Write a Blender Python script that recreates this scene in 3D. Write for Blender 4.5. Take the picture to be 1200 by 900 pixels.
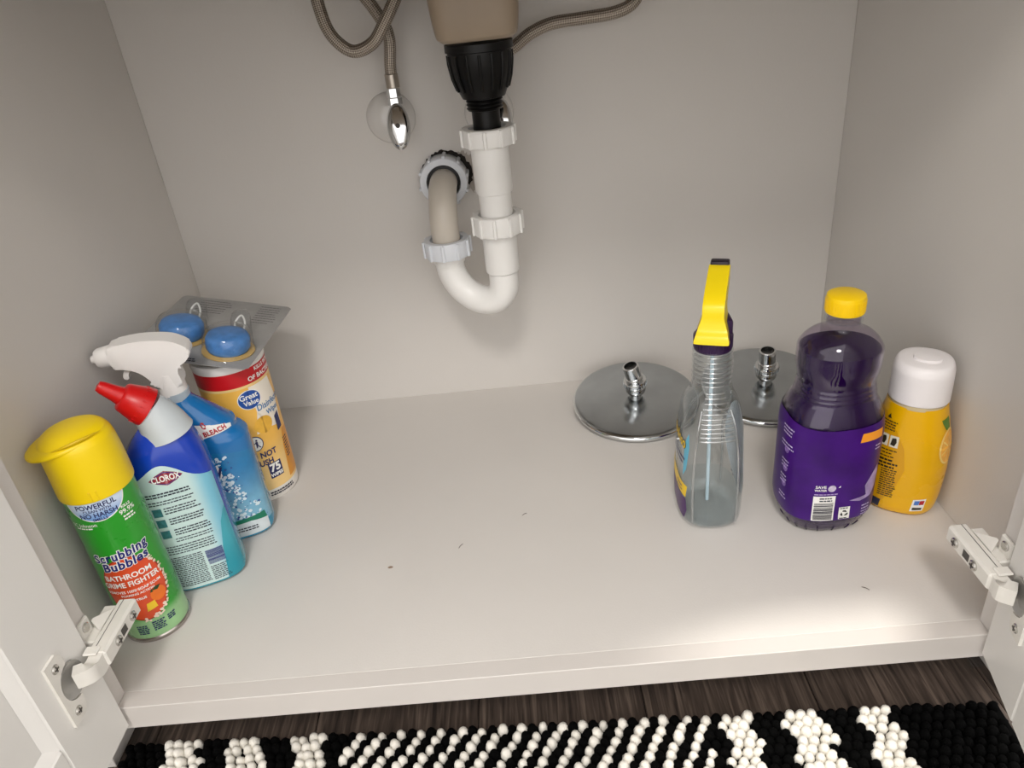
import bpy, bmesh, math, random
import numpy as np
from mathutils import Matrix, Vector
random.seed(7)
sc = bpy.context.scene
COL = sc.collection
for o in list(bpy.data.objects): bpy.data.objects.remove(o)

# ------------------------------------------------------------------ camera
F = 868.2916; PITCH, YAW, ROLL = .5087, -.0317, -.1113
CP = Vector((.4331, -.4839, .5880))
cp_, sp_, cy_, sy_ = math.cos(PITCH), math.sin(PITCH), math.cos(YAW), math.sin(YAW)
fwd = Vector((sy_*cp_, cy_*cp_, -sp_)); rgt = Vector((cy_, -sy_, 0)); upv = rgt.cross(fwd)
r2 = math.cos(ROLL)*rgt + math.sin(ROLL)*upv
u2 = -math.sin(ROLL)*rgt + math.cos(ROLL)*upv
cam = bpy.data.cameras.new('camera'); camo = bpy.data.objects.new('camera', cam); COL.objects.link(camo)
cam.sensor_width = 36; cam.lens = F/1200*36; cam.clip_start = .01
camo.matrix_world = Matrix(((r2.x, u2.x, -fwd.x, CP.x), (r2.y, u2.y, -fwd.y, CP.y), (r2.z, u2.z, -fwd.z, CP.z), (0, 0, 0, 1)))
sc.camera = camo

# ------------------------------------------------------------------ light
world = bpy.data.worlds.new('world'); sc.world = world; world.use_nodes = True
bg = world.node_tree.nodes['Background']; bg.inputs[0].default_value = (1.0, .966, .938, 1); bg.inputs[1].default_value = 1.8
def area(name, loc, target, size, power, color, shape='DISK', size_y=None):
    l = bpy.data.lights.new(name, 'AREA'); l.shape = shape; l.size = size; l.energy = power; l.color = color
    if size_y: l.size_y = size_y
    o = bpy.data.objects.new(name, l); COL.objects.link(o); o.location = loc
    o.rotation_euler = (Vector(target)-Vector(loc)).to_track_quat('-Z', 'Y').to_euler()
    return o
area('ceiling_lamp', (.35, -1.55, 2.25), (.4, .1, .1), .45, 25, (1, .95, .9))
dl = bpy.data.lights.new('ceiling_downlight', 'SPOT'); dl.energy = 150; dl.color = (1, .95, .88); dl.spot_size = math.radians(23); dl.spot_blend = .35; dl.shadow_soft_size = .06
dlo = bpy.data.objects.new('ceiling_downlight', dl); COL.objects.link(dlo); dlo.location = (.93, -.175, 2.30)
sc.view_settings.view_transform = 'Standard'
try: sc.view_settings.look = 'None'
except Exception: pass
sc.view_settings.gamma = 1; sc.view_settings.use_curve_mapping = False
sc.view_settings.exposure = 0.08
sc.cycles.transparent_max_bounces = 40   # several clear plastic skins lie behind one another

# ------------------------------------------------------------------ materials
def lin(c):
    c = [x/255 for x in c[:3]]
    return tuple((x/12.92 if x <= .04045 else ((x+.055)/1.055)**2.4) for x in c) + (1,)
MATS = {}
def mat(name, c, rough=.45, metal=0, var=.05, vs=30, bump=0, bs=300, trans=0, ior=1.46, coat=0, sss=0, rvar=.06, c2=None, axis=None, lo=0, hi=1, spec=.5):
    """principled material: colour with slight noise variation, optional printed two-colour blend along an object axis"""
    if name in MATS: return MATS[name]
    m = bpy.data.materials.new(name); m.use_nodes = True; MATS[name] = m
    nt = m.node_tree; N = nt.nodes; L = nt.links; b = N['Principled BSDF']
    tc = N.new('ShaderNodeTexCoord'); no = N.new('ShaderNodeTexNoise')
    no.inputs['Scale'].default_value = vs; no.inputs['Detail'].default_value = 4
    L.new(tc.outputs['Object'], no.inputs['Vector'])
    mx = N.new('ShaderNodeMix'); mx.data_type = 'RGBA'; mx.blend_type = 'MULTIPLY'; mx.inputs[0].default_value = 1
    mr = N.new('ShaderNodeMapRange'); mr.inputs[1].default_value = .3; mr.inputs[2].default_value = .7
    mr.inputs[3].default_value = 1-var; mr.inputs[4].default_value = 1+var*.5
    L.new(no.outputs[0], mr.inputs[0]); L.new(mr.outputs[0], mx.inputs[7])
    mx.inputs[6].default_value = lin(c)
    if c2 is not None:
        sx = N.new('ShaderNodeSeparateXYZ'); L.new(tc.outputs['Object'], sx.inputs[0])
        m2 = N.new('ShaderNodeMapRange'); m2.inputs[1].default_value = lo; m2.inputs[2].default_value = hi
        m2.interpolation_type = 'SMOOTHSTEP'
        L.new(sx.outputs[axis], m2.inputs[0])
        mc = N.new('ShaderNodeMix'); mc.data_type = 'RGBA'; mc.inputs[6].default_value = lin(c); mc.inputs[7].default_value = lin(c2)
        L.new(m2.outputs[0], mc.inputs[0]); L.new(mc.outputs[2], mx.inputs[6])
    L.new(mx.outputs[2], b.inputs['Base Color'])
    rr = N.new('ShaderNodeMapRange'); rr.inputs[3].default_value = max(.02, rough-rvar); rr.inputs[4].default_value = rough+rvar
    L.new(no.outputs[0], rr.inputs[0]); L.new(rr.outputs[0], b.inputs['Roughness'])
    b.inputs['Specular IOR Level'].default_value = spec; b.inputs['Metallic'].default_value = metal; b.inputs['IOR'].default_value = ior
    b.inputs['Transmission Weight'].default_value = trans; b.inputs['Coat Weight'].default_value = coat
    if coat: b.inputs['Coat Roughness'].default_value = .08
    if sss:
        b.inputs['Subsurface Weight'].default_value = sss; b.inputs['Subsurface Radius'].default_value = (.01, .01, .01); b.inputs['Subsurface Scale'].default_value = .5
    if bump:
        n2 = N.new('ShaderNodeTexNoise'); n2.inputs['Scale'].default_value = bs; n2.inputs['Detail'].default_value = 3
        L.new(tc.outputs['Object'], n2.inputs['Vector'])
        bp = N.new('ShaderNodeBump'); bp.inputs['Strength'].default_value = bump; bp.inputs['Distance'].default_value = .001
        L.new(n2.outputs[0], bp.inputs['Height']); L.new(bp.outputs[0], b.inputs['Normal'])
    return m
PAINT = mat('cabinet_paint', (214, 210, 205), .5, var=.03, vs=5, bump=.12, bs=420)
FRAMEP = mat('frame_paint', (208, 203, 198), .38, var=.02, vs=8, bump=.06, bs=500)
DOORP = mat('door_paint', (230, 228, 224), .36, var=.02, vs=6, bump=.05, bs=500)
HINGE = mat('hinge_metal_painted', (226, 223, 216), .32, var=.04, vs=60)
HINGED = mat('hinge_dark', (74, 70, 66), .5)
SCREW = mat('screw_nickel', (205, 203, 198), .25, metal=.9)
CHROME = mat('chrome', (214, 216, 217), .07, metal=1, var=.03, vs=25, rvar=.03)
CHROMED = mat('chrome_plate', (176, 180, 182), .2, metal=1, var=.14, vs=22, rvar=.14)
PVC = mat('white_pvc', (241, 240, 237), .3, var=.02, sss=.1)
PVCB = mat('white_pvc_bluish', (222, 226, 232), .3, var=.02)
PVCG = mat('grey_beige_pvc', (208, 200, 188), .35, var=.05, vs=12)
BLACKP = mat('black_abs', (7, 7, 7), .35, var=.1, spec=.3)
TAN = mat('tan_composite', (158, 142, 123), .38, var=.06, vs=18)
DARKH = mat('hole_shade', (38, 33, 30), .9, var=.4, vs=200)
PLASTER = mat('torn_plaster', (178, 170, 162), .9, var=.15, vs=150, bump=.5, bs=250)
def clear_mat(name, tint, rough=.03, base=.035):
    m = bpy.data.materials.new(name); m.use_nodes = True; MATS[name] = m
    nt = m.node_tree; N = nt.nodes; L = nt.links; N.remove(N['Principled BSDF']); out = N['Material Output']
    tr = N.new('ShaderNodeBsdfTransparent'); tr.inputs[0].default_value = tint
    gl = N.new('ShaderNodeBsdfGlossy'); gl.inputs['Roughness'].default_value = rough
    lw = N.new('ShaderNodeLayerWeight'); pw = N.new('ShaderNodeMath'); pw.operation = 'POWER'; pw.inputs[1].default_value = 4.5
    fr = N.new('ShaderNodeMath'); fr.operation = 'MULTIPLY_ADD'; fr.inputs[1].default_value = .75; fr.inputs[2].default_value = base
    L.new(lw.outputs['Facing'], pw.inputs[0]); L.new(pw.outputs[0], fr.inputs[0])
    no = N.new('ShaderNodeTexNoise'); no.inputs['Scale'].default_value = 60
    tc = N.new('ShaderNodeTexCoord'); L.new(tc.outputs['Object'], no.inputs['Vector'])
    bp = N.new('ShaderNodeBump'); bp.inputs['Strength'].default_value = .08; bp.inputs['Distance'].default_value = .001
    L.new(no.outputs[0], bp.inputs['Height']); L.new(bp.outputs[0], gl.inputs['Normal']); L.new(bp.outputs[0], lw.inputs['Normal'])
    mx = N.new('ShaderNodeMixShader'); L.new(fr.outputs[0], mx.inputs[0]); L.new(tr.outputs[0], mx.inputs[1]); L.new(gl.outputs[0], mx.inputs[2])
    L.new(mx.outputs[0], out.inputs[0])
    return m
CLEAR = clear_mat('clear_film_plastic', (.93, .94, .945, 1), .05)
CLEARB = clear_mat('clear_bottle_plastic', (.955, .97, .976, 1), .03)
CLEARR = clear_mat('moulded_rib_plastic', (.96, .97, .975, 1), .12, .30)
PET = mat('clear_pet', (236, 246, 250), .03, trans=1, ior=1.42, var=.01, rvar=.02)

# ------------------------------------------------------------------ mesh helpers
def link(name, me, m, parent=None, smooth=35):
    o = bpy.data.objects.new(name, me); COL.objects.link(o)
    if m is not None: me.materials.append(m)
    if smooth:
        for p in me.polygons: p.use_smooth = True
        if smooth < 180: me.set_sharp_from_angle(angle=math.radians(smooth))
    if parent is not None: o.parent = parent
    return o
def obj(name, bm, m, parent=None, smooth=35):
    me = bpy.data.meshes.new(name); bm.normal_update(); bm.to_mesh(me); bm.free()
    return link(name, me, m, parent, smooth)
def pyobj(name, v, f, m, parent=None, smooth=35):
    me = bpy.data.meshes.new(name); me.from_pydata([tuple(x) for x in v], [], f); me.update()
    return link(name, me, m, parent, smooth)
def empty(name, loc=(0, 0, 0), rz=0, label=None, cat=None, group=None):
    o = bpy.data.objects.new(name, None); COL.objects.link(o); o.location = loc; o.rotation_euler = (0, 0, rz); o.empty_display_size = .02
    tag(o, label, cat, group); return o
def tag(o, label=None, cat=None, group=None, kind=None):
    for k, v in (('label', label), ('category', cat), ('group', group), ('kind', kind)):
        if v: o[k] = v
    return o
def box(bm, x0, x1, y0, y1, z0, z1, bev=0, seg=2):
    g = bmesh.ops.create_cube(bm, size=1)
    vs = g['verts']
    for v in vs:
        v.co = Vector(((x0+x1)/2+v.co.x*(x1-x0), (y0+y1)/2+v.co.y*(y1-y0), (z0+z1)/2+v.co.z*(z1-z0)))
    if bev:
        es = {e for v in vs for e in v.link_edges}
        bmesh.ops.bevel(bm, geom=list(es), offset=bev, segments=seg, affect='EDGES', profile=.5, clamp_overlap=True)
    return bm
def boxo(name, d, m, parent=None, bev=.001, seg=1):
    bm = bmesh.new(); box(bm, *d, bev, seg); return obj(name, bm, m, parent)
def struct(name, d, m, bev=.0008):
    return tag(boxo(name, d, m, None, bev), kind='structure')
def lathe(prof, seg=40, M=None, cap=True):
    """profile list of (r, z) turned around z; returns verts, faces"""
    v, f = [], []
    for r, z in prof:
        for i in range(seg):
            a = 2*math.pi*i/seg; v.append(Vector((r*math.cos(a), r*math.sin(a), z)))
    n = len(prof)
    for j in range(n-1):
        for i in range(seg):
            k = (i+1) % seg; f.append((j*seg+i, j*seg+k, (j+1)*seg+k, (j+1)*seg+i))
    if cap:
        f.append(tuple(range(seg-1, -1, -1))); f.append(tuple((n-1)*seg+i for i in range(seg)))
    if M is not None: v = [M @ p for p in v]
    return v, f
def latheo(name, prof, m, parent=None, seg=40, M=None, cap=True, smooth=35):
    v, f = lathe(prof, seg, M, cap); return pyobj(name, v, f, m, parent, smooth)
def align(loc, d):
    """matrix taking local z to direction d at loc"""
    return Matrix.Translation(Vector(loc)) @ Vector(d).normalized().to_track_quat('Z', 'Y').to_matrix().to_4x4()
def catmull(P, n=10):
    P = [Vector(p) for p in P]; Q = [2*P[0]-P[1]]+P+[2*P[-1]-P[-2]]; out = []
    for i in range(1, len(Q)-2):
        a, b, c, d = Q[i-1:i+3]
        for k in range(n):
            t = k/n
            out.append(.5*((2*b)+(c-a)*t+(2*a-5*b+4*c-d)*t*t+(3*b-a-3*c+d)*t**3))
    out.append(P[-1]); return out
def tube(P, r, seg=20, cap=True, hollow=0):
    """sweep of a circle along points P (radius r number or list) with uv"""
    n = len(P); R = r if isinstance(r, (list, tuple)) else [r]*n
    T = [(P[min(i+1, n-1)]-P[max(i-1, 0)]).normalized() for i in range(n)]
    nv = T[0].orthogonal().normalized(); v = []; f = []; L = [0]
    for i in range(n):
        if i:
            nv = (nv - T[i]*nv.dot(T[i])).normalized(); L.append(L[-1]+(P[i]-P[i-1]).length)
        bv = T[i].cross(nv)
        for k in range(seg):
            a = 2*math.pi*k/seg; v.append(P[i]+R[i]*(math.cos(a)*nv+math.sin(a)*bv))
    for i in range(n-1):
        for k in range(seg):
            j = (k+1) % seg; f.append((i*seg+k, i*seg+j, (i+1)*seg+j, (i+1)*seg+k))
    if cap: f.append(tuple(range(seg-1, -1, -1))); f.append(tuple((n-1)*seg+k for k in range(seg)))
    return v, f, L
def tubeo(name, P, r, m, parent=None, seg=20, uv=False, smooth=60):
    v, f, L = tube(P, r, seg); o = pyobj(name, v, f, m, parent, smooth)
    if uv:
        ul = o.data.uv_layers.new(name='uv')
        for p in o.data.polygons:
            if len(p.vertices) > 4: continue
            ks = [vi % seg for vi in p.vertices]
            wrapk = (max(ks)-min(ks)) > 1
            for li, vi in zip(p.loop_indices, p.vertices):
                k = vi % seg
                if wrapk and k == 0: k = seg
                ul.data[li].uv = (k/seg, L[vi//seg])
    return o

# ---- lofted bottle surfaces
def pchip(x, y, xi):
    x = np.array(x, float); y = np.array(y, float); h = np.diff(x); d = np.diff(y)/h; n = len(x); m = np.zeros(n)
    for i in range(1, n-1):
        if d[i-1]*d[i] > 0:
            w1 = 2*h[i]+h[i-1]; w2 = h[i]+2*h[i-1]; m[i] = (w1+w2)/(w1/d[i-1]+w2/d[i])
    m[0] = d[0]; m[-1] = d[-1]
    k = min(max(np.searchsorted(x, xi)-1, 0), n-2); t = (xi-x[k])/h[k]; t = min(max(t, 0), 1)
    return ((1+2*t)*(1-t)**2)*y[k]+t*(1-t)**2*h[k]*m[k]+t*t*(3-2*t)*y[k+1]+t*t*(t-1)*h[k]*m[k+1]
class Surf:
    """sections: (z, cx, cy, rx, ry, exponent)"""
    def __init__(s, secs):
        s.S = np.array(sorted(secs), float); s.c = {}; s.tab = {}
    def at(s, z):
        k = round(z, 5)
        if k not in s.c: s.c[k] = [pchip(s.S[:, 0], s.S[:, j], z) for j in range(1, 6)]
        return s.c[k]
    def pt(s, th, z, off=0):
        cx, cy, rx, ry, n = s.at(z); c, q = math.cos(th), math.sin(th); e = 2/n
        return Vector((cx+(rx+off)*math.copysign(abs(c)**e, c), cy+(ry+off)*math.copysign(abs(q)**e, q), z))
    def theta(s, th0, sv, z):
        k = round(z/.004)*.004
        if k not in s.tab:
            T = np.linspace(-2*math.pi, 2*math.pi, 1441); P = np.array([s.pt(t, k)[:2] for t in T])
            A = np.concatenate([[0], np.cumsum(np.linalg.norm(np.diff(P, axis=0), axis=1))]); s.tab[k] = (T, A)
        T, A = s.tab[k]; a0 = np.interp(th0, T, A); return float(np.interp(a0+sv, A, T))
    def grid(s, zs, seg=56, off=0, cap0=True, cap1=True):
        v, f = [], []
        for z in zs:
            for i in range(seg): v.append(s.pt(2*math.pi*i/seg, z, off))
        n = len(zs)
        for j in range(n-1):
            for i in range(seg):
                k = (i+1) % seg; f.append((j*seg+i, j*seg+k, (j+1)*seg+k, (j+1)*seg+i))
        if cap0: f.append(tuple(range(seg-1, -1, -1)))
        if cap1: f.append(tuple((n-1)*seg+i for i in range(seg)))
        return v, f
def zsamp(s, n=48, z0=None, z1=None):
    a = s.S[0, 0] if z0 is None else z0; b = s.S[-1, 0] if z1 is None else z1
    return sorted(set([round(a+(b-a)*i/n, 5) for i in range(n+1)]+[round(z, 5) for z in s.S[:, 0] if a <= z <= b]))
def lofto(name, s, m, parent=None, n=48, seg=56, off=0, z0=None, z1=None, cap0=True, cap1=True, smooth=50):
    v, f = s.grid(zsamp(s, n, z0, z1), seg, off, cap0, cap1); return pyobj(name, v, f, m, parent, smooth)
def shello(name, s, m, parent, t, n=60, seg=64, smooth=60):
    """bottle with a real wall thickness t: outer and inner skin, open top joined by a rim"""
    zs = zsamp(s, n); v, f = s.grid(zs, seg, 0, True, False)
    zi = [z for z in zs if z > zs[0]+t]; vi, fi = s.grid(zi, seg, -t, True, False)
    b = len(v); v += vi; f += [tuple(reversed([i+b for i in q])) for q in fi]
    o0 = (len(zs)-1)*seg; i0 = b+(len(zi)-1)*seg
    for i in range(seg):
        k = (i+1) % seg; f.append((o0+i, o0+k, i0+k, i0+i))
    return pyobj(name, v, f, m, parent, smooth)
def patch(name, s, th0, s0, s1, z0, z1, off, m, parent, top=None, bot=None, nu=28, nz=16):
    """label film lying on surface s"""
    v, f = [], []
    for j in range(nz+1):
        for i in range(nu+1):
            sv = s0+(s1-s0)*i/nu
            b = bot(sv) if bot else z0; t_ = top(sv) if top else z1
            z = b+(t_-b)*j/nz
            v.append(s.pt(s.theta(th0, sv, z), z, off))
    for j in range(nz):
        for i in range(nu):
            a = j*(nu+1)+i; f.append((a, a+1, a+nu+2, a+nu+1))
    return pyobj(name, v, f, m, parent, 180)
# ---- flat print: 2d meshes wrapped on a surface
def text2d(t, size, bold=0., sx=1., shear=0., align_='CENTER', space=1., rot=0.):
    cu = bpy.data.curves.new('t', 'FONT'); cu.body = t; cu.size = size; cu.offset = bold; cu.align_x = align_; cu.align_y = 'CENTER'
    cu.shear = shear; cu.space_character = space; cu.resolution_u = 3; cu.fill_mode = 'FRONT'; cu.space_line = .85
    o = bpy.data.objects.new('t', cu); COL.objects.link(o)
    dg = bpy.context.evaluated_depsgraph_get(); me = bpy.data.meshes.new_from_object(o.evaluated_get(dg))
    bm = bmesh.new(); bm.from_mesh(me)
    bpy.data.objects.remove(o); bpy.data.meshes.remove(me); bpy.data.curves.remove(cu)
    c, q = math.cos(rot), math.sin(rot)
    for v in bm.verts: x, y = v.co.x*sx, v.co.y; v.co = (x*c-y*q, x*q+y*c, 0)
    return bm
def poly2d(*polys):
    bm = bmesh.new()
    for P in polys: bm.faces.new([bm.verts.new((x, y, 0)) for x, y in P])
    return bm
def ell(rx, ry, n=36, cx=0, cy=0, a0=0, a1=2*math.pi):
    full = abs(a1-a0-2*math.pi) < 1e-6
    return [(cx+rx*math.cos(a0+(a1-a0)*i/(n if full else n-1)), cy+ry*math.sin(a0+(a1-a0)*i/(n if full else n-1))) for i in range(n)]
def rect(x0, x1, y0, y1): return [(x0, y0), (x1, y0), (x1, y1), (x0, y1)]
def lines2d(x0, x1, ytop, n, pitch, h, seed, ragged=.2):
    """unreadable small print: rows of word-length dashes"""
    r = random.Random(seed); P = []
    for i in range(n):
        y = ytop-i*pitch; x = x0; xe = x1-(x1-x0)*ragged*r.random()
        while x < xe-.0012:
            w = min(r.uniform(.0016, .0048), xe-x); P.append(rect(x, x+w, y-h, y)); x += w+.0007
    return poly2d(*P)
def bars2d(x0, x1, y0, y1, seed, n=24, horiz=False):
    r = random.Random(seed); P = []; L = (y1-y0) if horiz else (x1-x0); p = 0
    while p < L:
        w = r.choice((1, 1, 2, 3))*L/(n*2.6); 
        if p+w > L: break
        P.append(rect(x0, x1, y0+p, y0+p+w) if horiz else rect(x0+p, x0+p+w, y0, y1)); p += w+r.choice((1, 1, 2))*L/(n*2.6)
    return poly2d(*P)
def wrap(name, bm, s, th0, sc_, zc, off, m, parent, step=.003, zstep=.006):
    bmesh.ops.triangulate(bm, faces=bm.faces[:])
    xs = [v.co.x for v in bm.verts]; ys = [v.co.y for v in bm.verts]
    if not xs: return None
    for ax, lo, hi, st in ((0, min(xs), max(xs), step), (1, min(ys), max(ys), zstep)):
        x = math.floor(lo/st)*st+st
        while x < hi:
            bmesh.ops.bisect_plane(bm, geom=bm.verts[:]+bm.edges[:]+bm.faces[:], plane_co=(x, 0, 0) if ax == 0 else (0, x, 0), plane_no=(1, 0, 0) if ax == 0 else (0, 1, 0)); x += st
    for v in bm.verts:
        z = zc+v.co.y; v.co = s.pt(s.theta(th0, sc_+v.co.x, z), z, off)
    bmesh.ops.recalc_face_normals(bm, faces=bm.faces[:])
    return obj(name, bm, m, parent, 180)
FRONT = -math.pi/2
WHITEP = mat('print_white', (240, 240, 236), .35, var=.02)
NAVYP = mat('print_navy', (28, 36, 92), .4, var=.05)
DARKP = mat('print_dark', (40, 44, 60), .4, var=.05)
REDP = mat('print_red', (178, 22, 34), .35, var=.05)
YELP = mat('print_yellow', (240, 200, 30), .35, var=.04)

# ================================================================== SETTING
W = .84; D = .561; XL, XR = -.050, W+.050; ZF = -.115; ZT = .755
struct('floor', (XL, XR, .019, D, -.016, 0), PAINT, .0005)
struct('wall_left', (XL-.016, XL, .0195, D+.016, ZF, ZT), PAINT)
struct('wall_right', (XR, XR+.016, .0195, D+.016, ZF, ZT), PAINT)
struct('wall_back', (XL, XR, D, D+.016, ZF, ZT), PAINT)
struct('trim_1', (0, W, 0, .019, -.030, .0001), FRAMEP, .0006)
struct('trim_2', (XL-.016, 0, 0, .0195, -.030, ZT), FRAMEP, .0012)
struct('trim_3', (W, XR+.016, 0, .0195, -.030, ZT), FRAMEP, .0012)
struct('trim_4', (0, W, 0, .0195, ZT-.045, ZT), FRAMEP, .0012)
struct('baseboard_front', (XL, XR, .095, .110, ZF, -.016), mat('toe_kick', (150, 146, 142), .6))
ct = boxo('countertop', (XL-.20, XR+.20, -.028, D+.045, ZT, ZT+.032), mat('countertop_stone', (206, 202, 196), .3, var=.15, vs=60), None, .004)
tag(ct, kind='structure')
# wooden floor: planks run into the depth of the room
def wood():
    m = bpy.data.materials.new('dark_wood_plank'); m.use_nodes = True; nt = m.node_tree; N = nt.nodes; L = nt.links; b = N['Principled BSDF']
    tc = N.new('ShaderNodeTexCoord'); oi = N.new('ShaderNodeObjectInfo'); mp = N.new('ShaderNodeMapping')
    mp.inputs['Scale'].default_value = (95, 5, 20)
    ad = N.new('ShaderNodeVectorMath'); ad.operation = 'ADD'; L.new(tc.outputs['Object'], ad.inputs[0])
    ml = N.new('ShaderNodeMath'); ml.operation = 'MULTIPLY'; ml.inputs[1].default_value = 9; L.new(oi.outputs['Random'], ml.inputs[0]); L.new(ml.outputs[0], ad.inputs[1])
    L.new(ad.outputs[0], mp.inputs[0])
    n1 = N.new('ShaderNodeTexNoise'); n1.inputs['Scale'].default_value = 2.2; n1.inputs['Detail'].default_value = 8; n1.inputs['Distortion'].default_value = .8
    L.new(mp.outputs[0], n1.inputs['Vector'])
    cr = N.new('ShaderNodeValToRGB'); e = cr.color_ramp.elements; e[0].position = .3; e[0].color = lin((42, 34, 30)); e[1].position = .72; e[1].color = lin((108, 94, 84))
    k = cr.color_ramp.elements.new(.5); k.color = lin((72, 61, 54))
    L.new(n1.outputs[0], cr.inputs[0]); L.new(cr.outputs[0], b.inputs['Base Color']); b.inputs['Roughness'].default_value = .42
    bp = N.new('ShaderNodeBump'); bp.inputs['Strength'].default_value = .25; bp.inputs['Distance'].default_value = .001
    L.new(n1.outputs[0], bp.inputs['Height']); L.new(bp.outputs[0], b.inputs['Normal']); return m
WOOD = wood()
fl = struct('floor_wood', (-1.6, 2.4, -2.4, .6, ZF-.02, ZF-.004), mat('floor_underlay', (30, 24, 21), .8))
bm = bmesh.new(); box(bm, -.0895, .0895, -.61, .61, -.004, 0, .0012, 1)
pm = bpy.data.meshes.new('plank'); bm.to_mesh(pm); bm.free(); pm.materials.append(WOOD)
for i in range(-7, 11):
    for j in range(3):
        p = bpy.data.objects.new('plank', pm); COL.objects.link(p); p.parent = fl
        p.location = (.43+i*.18, -2.0+j*1.222+((i*.37) % 1)*.8-.25, ZF)
# ---- doors with recessed panel (local: hinge edge at y=0, inner face at x=0, body towards -x, width towards -y)
def door(name, loc, rz, mir):
    root = empty(name, loc, rz); tag(root, kind='structure')
    w, z0, z1, t, sw = .425, -.020, .730, .020, .076
    def part(nm, y0, y1, a, b, x0=-t, x1=0, bev=.0018):
        d = (x0, x1, y0, y1, a, b) if not mir else (-x1, -x0, y0, y1, a, b)
        return boxo(nm, d, DOORP, root, bev)
    part('stile', -sw, 0, z0, z1); part('stile', -w, -w+sw, z0, z1)
    part('rail', -w+sw, -sw, z0, z0+.072); part('rail', -w+sw, -sw, z1-.072, z1)
    part('panel', -w+sw-.004, -sw+.004, z0+.068, z1-.068, -t+.004, -.008, .0005)
    # moulded bevel round the panel
    v = []; f = []
    for k, (ins, x) in enumerate(((0, -.0015), (.010, -.0078))):
        for y, z in ((-sw-ins, z0+.072+ins), (-w+sw+ins, z0+.072+ins), (-w+sw+ins, z1-.072-ins), (-sw-ins, z1-.072-ins)):
            v.append(((x if not mir else -x), y, z))
    for i in range(4):
        j = (i+1) % 4; f.append((i, j, 4+j, 4+i))
    pyobj('panel_moulding', v, f, DOORP, root, 20)
    return root
door('door_1', (.008, -.0035, 0), 0, False)
door('door_2', (W-.007, -.0035, 0), math.radians(-13.0), True)

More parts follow.
